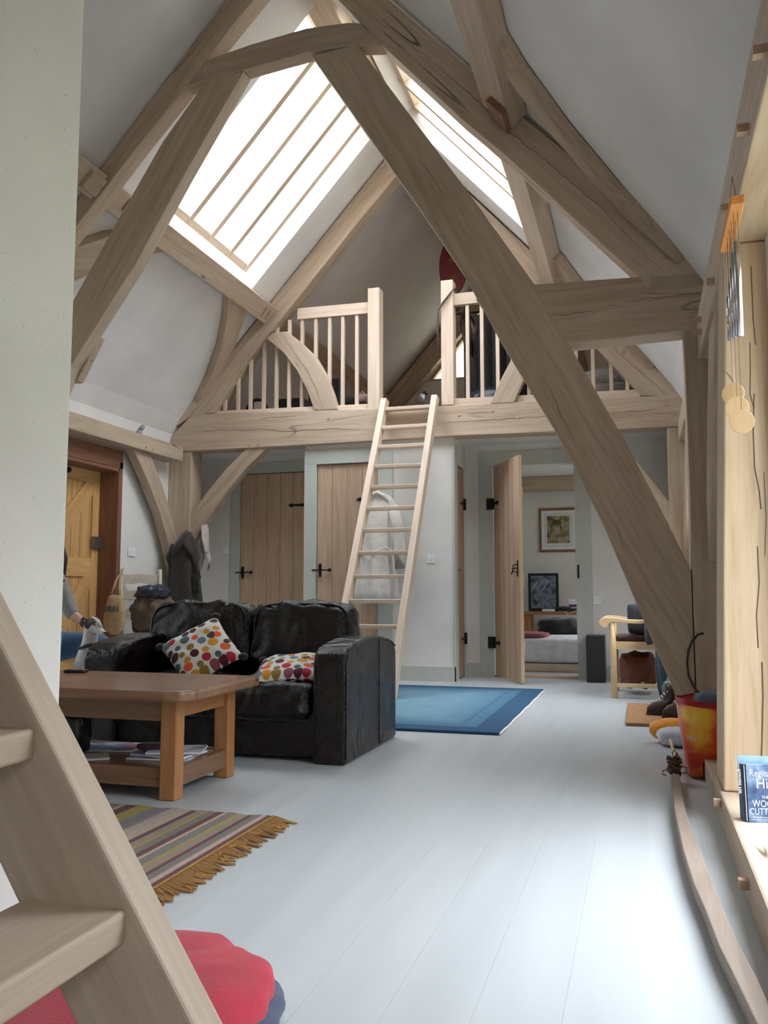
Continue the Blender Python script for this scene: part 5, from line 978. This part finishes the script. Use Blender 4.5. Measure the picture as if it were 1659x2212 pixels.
for i, (z0, w, lab) in enumerate(((zf + .085, .28, 'lowest'), (zf + .235, .27, 'middle'), (zf + .385, .22, 'top'))):
    tag(obj('folded_duvet', MB().ball((-.24 - .03 * i, 9.15, z0), (w, .2, .088), 34, 18, .7, lambda d, i=i: wrinkle(d, 4, .16, i * 5)), LINEN, None, smooth=True), lab + ' of the white folded duvets behind the right loft balusters', 'bedding', 'folded duvets in the loft')
tag(obj('dark_bundle', MB().ball((-1.47, 9.0, zf + .165), (.26, .15, .17), 26, 14, .8, lambda d: wrinkle(d, 4, .3, 4)), plain('crumpled_bin_liner', (.03, .035, .05), .3, bump=.3, bscale=14), None, smooth=True), 'crumpled dark bundle at the foot of the right loft railing', 'bag')
tag(obj('dark_bundle', MB().ball((-.85, 9.0, zf + .15), (.22, .14, .155), 26, 14, .8, lambda d: wrinkle(d, 4, .3, 8)), BLACKCL, None, smooth=True), 'black bundle behind the right loft railing next to the duvets', 'bag')
gp = P(905, 850, Y=12.7)
t = thing('wall_lamp', (gp.x, 12.92, gp.z), 'small white wall lamp on the far gable wall of the loft', 'lamp')
obj('shade', MB().tube([(gp.x - .03, 12.85, gp.z - .1), (gp.x + .01, 12.9, gp.z + .02)], [.08, .04], 16), WHITE, t, smooth=True); obj('bracket', MB().tube([(gp.x + .01, 12.9, gp.z + .02), (gp.x + .03, 12.93, gp.z + .08), (gp.x + .04, 13.05, gp.z + .06)], .012, 8), IRON, t)
# ------------------------------------------------------------------ bedroom
WB = 12.0
struct(box('wall_bedroom', PLA, -5.05, .5, WB, WB + .1, 0, 2.475, None, 0))
struct(box('wall_bedroom_left', PLA, -2.05, -1.95, 9.24, WB, 0, 2.475, None, 0))
tag(box('ceiling_beam', OAK['x'], -1.94, .48, 11.72, 11.9, 2.28, 2.474, None, .005), 'dark ceiling beam across the bedroom seen through the open door', 'beam')
t = thing('bed', (-1.0, 10.35, 0), 'low bed with white sheet seen through the open bedroom door', 'bed')
obj('bed_base', MB().box(-1.85, -.15, 9.86, 10.95, .002, .09), PALE['x'], t, .006); obj('mattress', MB().ball((-1.0, 10.40, .235), (.87, .56, .15), 44, 18, .3, lambda d: wrinkle(d, 2.6, .03, 2)), LINEN, t, smooth=True)
tag(obj('red_blanket', MB().ball((-1.30, 10.15, .40), (.27, .27, .032), 34, 14, .45, lambda d: wrinkle(d, 3, .12, 3)), cloth('dusty_red_wool', (.30, .075, .085)), None, smooth=True), 'folded dusty red blanket on the near side of the bed', 'blanket')
tag(obj('holdall', MB().ball((-.95, 10.72, .46), (.26, .17, .11), 30, 16, .7, lambda d: wrinkle(d, 3, .25, 5)), BLACKCL, None, smooth=True), 'black bag on the bed in front of the desk', 'bag')
t = thing('desk', (-.9, 11.65, 0), 'small wooden desk against the bedroom back wall', 'desk')
obj('top', MB().box(-1.50, -.35, 11.40, 11.88, .60, .64), PINEO['x'], t, .004)
for x in (-1.49, -.43): obj('side_panel', MB().box(x, x + .08, 11.42, 11.86, .002, .60), PINEO['z'], t, .003)
def picture(name, x0, x1, y, z0, z1, fm, inner, mat_w, label, tilt=0):
    o = tag(obj(name, MB().box(x0, x1, y - .02, y, z0, z1), fm, None, .003), label, 'picture')
    w = .035; 
    if mat_w: obj('mount', MB().box(x0 + w, x1 - w, y - .023, y - .0195, z0 + w, z1 - w), PAPER, o)
    a = w + mat_w; obj('print', MB().box(x0 + a, x1 - a, y - .025, y - .022, z0 + a * 1.1, z1 - a), inner, o)
    return o
a1 = P(1165, 1193, Y=11.97); a2 = P(1247, 1096, Y=11.97)
ART = blotch('muted_landscape_print', [(.08, .05, .04), (.24, .2, .1), (.38, .33, .2), (.42, .33, .32)], 9, .6)
o = picture('framed_picture', a1.x, a2.x, 11.995, a1.z, a2.z, RED['z'], ART, .075, 'framed print with white mount and red-brown frame on the bedroom wall')
ln = MB(); q = .085
for x0, x1, z0, z1 in ((a1.x + q, a2.x - q, a1.z + q, a1.z + q + .003), (a1.x + q, a2.x - q, a2.z - q, a2.z - q + .003), (a1.x + q, a1.x + q + .003, a1.z + q, a2.z - q), (a2.x - q - .003, a2.x - q, a1.z + q, a2.z - q)): ln.box(x0, x1, 11.9705, 11.9725, z0, z1)
obj('mount_line', ln, KN, o)
mx_ = (a1.x + a2.x) / 2; mz = a2.z - .2
dk = MB()
dk.ball((mx_ - .02, 11.9715, mz), (.07, .004, .035), 14, 8); dk.tube([(mx_ - .06, 11.971, mz), (mx_ - .10, 11.971, mz - .07), (mx_ - .09, 11.971, mz - .12)], .008, 6); dk.tube([(mx_ + .02, 11.971, mz - .02), (mx_ + .045, 11.971, mz - .10), (mx_ + .03, 11.971, mz - .14)], .010, 6); dk.tube([(mx_, 11.971, mz + .02), (mx_ + .05, 11.971, mz + .06)], .008, 6); dk.tube([(mx_ - .05, 11.971, mz + .01), (mx_ - .09, 11.971, mz + .05)], .008, 6)
obj('dark_figure', dk, BROWNCL, o)
b1 = P(1142, 1320, Y=11.75); b2 = P(1206, 1238, Y=11.75)
BL2 = blotch('blue_grey_print', [(.02, .03, .06), (.07, .10, .17), (.22, .25, .30), (.10, .13, .2)], 12, .5, detail=8.0)
o = picture('framed_picture', b1.x, b2.x, 11.76, .642, b2.z, BLACKCL, BL2, .0, 'blue-grey print in a black frame standing on the desk')
tm = MB()
for k in range(9):
    x0 = b1.x + .06 + (k % 3) * .07 + .02 * (k // 3); z0 = .93 + .03 * (k // 3)
    tm.tube([(x0, 11.733, z0), (x0 + .02, 11.733, z0 + .05), (x0 + .05, 11.733, z0 + .07)], .0018, 4); tm.tube([(x0 + .02, 11.733, z0 + .05), (x0 + .0, 11.733, z0 + .09)], .0015, 4)
obj('pale_branches', tm, PAPER, o)
tag(box('paperback', PAPER, -1.25, -1.09, 11.45, 11.56, .642, .675, None, .003), 'small white box on the desk in front of the dark picture', 'box'); 
o = tag(box('card_box', PAPER, -.92, -.62, 11.6, 11.63, .685, .80, None, .002), 'pale card with a purple band at the right of the desk', 'card'); obj('band', MB().box(-.915, -.62, 11.597, 11.60, .70, .735), cloth('purple_band', (.12, .05, .10)), o)
tag(obj('knitted_hat', MB().ball((-.97, 11.52, .68), (.10, .08, .036), 18, 10), BLACKCL, None, smooth=True), 'small dark hat on the desk beside the pale card', 'hat')
tag(box('notebook', BLACKCL, -.92, -.62, 11.5, 11.66, .642, .683, None, .003), 'black notebook lying under the pale card on the desk', 'book')
tag(obj('white_ribbon', MB().tube([(-1.0, 11.42, .648), (-.95, 11.39, .64), (-.92, 11.385, .60), (-.86, 11.39, .642), (-.80, 11.40, .655), (-.74, 11.41, .646), (-.66, 11.42, .646)], .006, 6, .6), WHITE, None, smooth=True), 'white ribbon trailing over the front edge of the desk', 'ribbon')
# ------------------------------------------------------------------ daylight
w = bpy.data.worlds.new('World'); bpy.context.scene.world = w; w.use_nodes = True; nt = w.node_tree; bg = nt.nodes['Background']
tc = N(nt, 'ShaderNodeTexCoord'); sp = N(nt, 'ShaderNodeSeparateXYZ'); nt.links.new(tc.outputs['Generated'], sp.inputs[0])
mr = N(nt, 'ShaderNodeMapRange'); mr.inputs[1].default_value = -1; mr.inputs[2].default_value = 1; nt.links.new(sp.outputs[2], mr.inputs[0])
nt.links.new(ramp(nt, mr.outputs[0], [(.0, (.10, .11, .08)), (.50, (.14, .15, .12)), (.57, (.14, .15, .14)), (.66, (.125, .135, .145)), (.78, (.88, .94, 1.0)), (1, (.91, .97, 1.05))]), bg.inputs['Color'])
bg.inputs['Strength'].default_value = 16.5
def portal(loc, rot, sx, sy):
    l = bpy.data.lights.new('portal', 'AREA'); l.shape = 'RECTANGLE'; l.size = sx; l.size_y = sy; l.energy = 1; l.cycles.is_portal = True
    o = bpy.data.objects.new('daylight_portal', l); C.objects.link(o); o.location = loc; o.rotation_euler = rot
portal((.70, 2.535, 1.18), (0, R(90), 0), 2.1, 1.77); portal((.70, -1.0, 1.45), (0, R(90), 0), 1.3, 1.4); portal((.70, 7.05, 1.55), (0, R(90), 0), 1.2, 1.9); portal((.70, 10.6, 1.45), (0, R(90), 0), 1.1, 1.4)
portal((-5.3, 4.2, 1.48), (0, R(-90), 0), 1.05, 1.4)
for s in (-1, 1):
    c = rp(s, (U0 + U1) / 2, (SKY0 + SKY1) / 2, .26); portal(c, (0, s * (math.pi/2 - math.atan2(NZ, NX)), 0), (U1 - U0) * math.hypot(1, S), SKY1 - SKY0)
portal((XC, 13.3, 4.8), (R(-90), 0, 0), 1.9, 1.2)
# ------------------------------------------------------------------ camera
cam = bpy.data.cameras.new('Camera'); co = bpy.data.objects.new('Camera', cam); C.objects.link(co)
co.matrix_world = Matrix(((RT.x, UP.x, -FW.x, 0), (RT.y, UP.y, -FW.y, 0), (RT.z, UP.z, -FW.z, H), (0, 0, 0, 1)))
cam.sensor_fit = 'VERTICAL'; cam.sensor_height = 24; cam.lens = 24 * F / 2212; cam.clip_start = .02
sc = bpy.context.scene; sc.camera = co
sc.view_settings.view_transform = 'Standard'; sc.view_settings.look = 'None'; sc.view_settings.gamma = 1; sc.view_settings.exposure = 0
sc.cycles.max_bounces = 10; sc.cycles.diffuse_bounces = 7
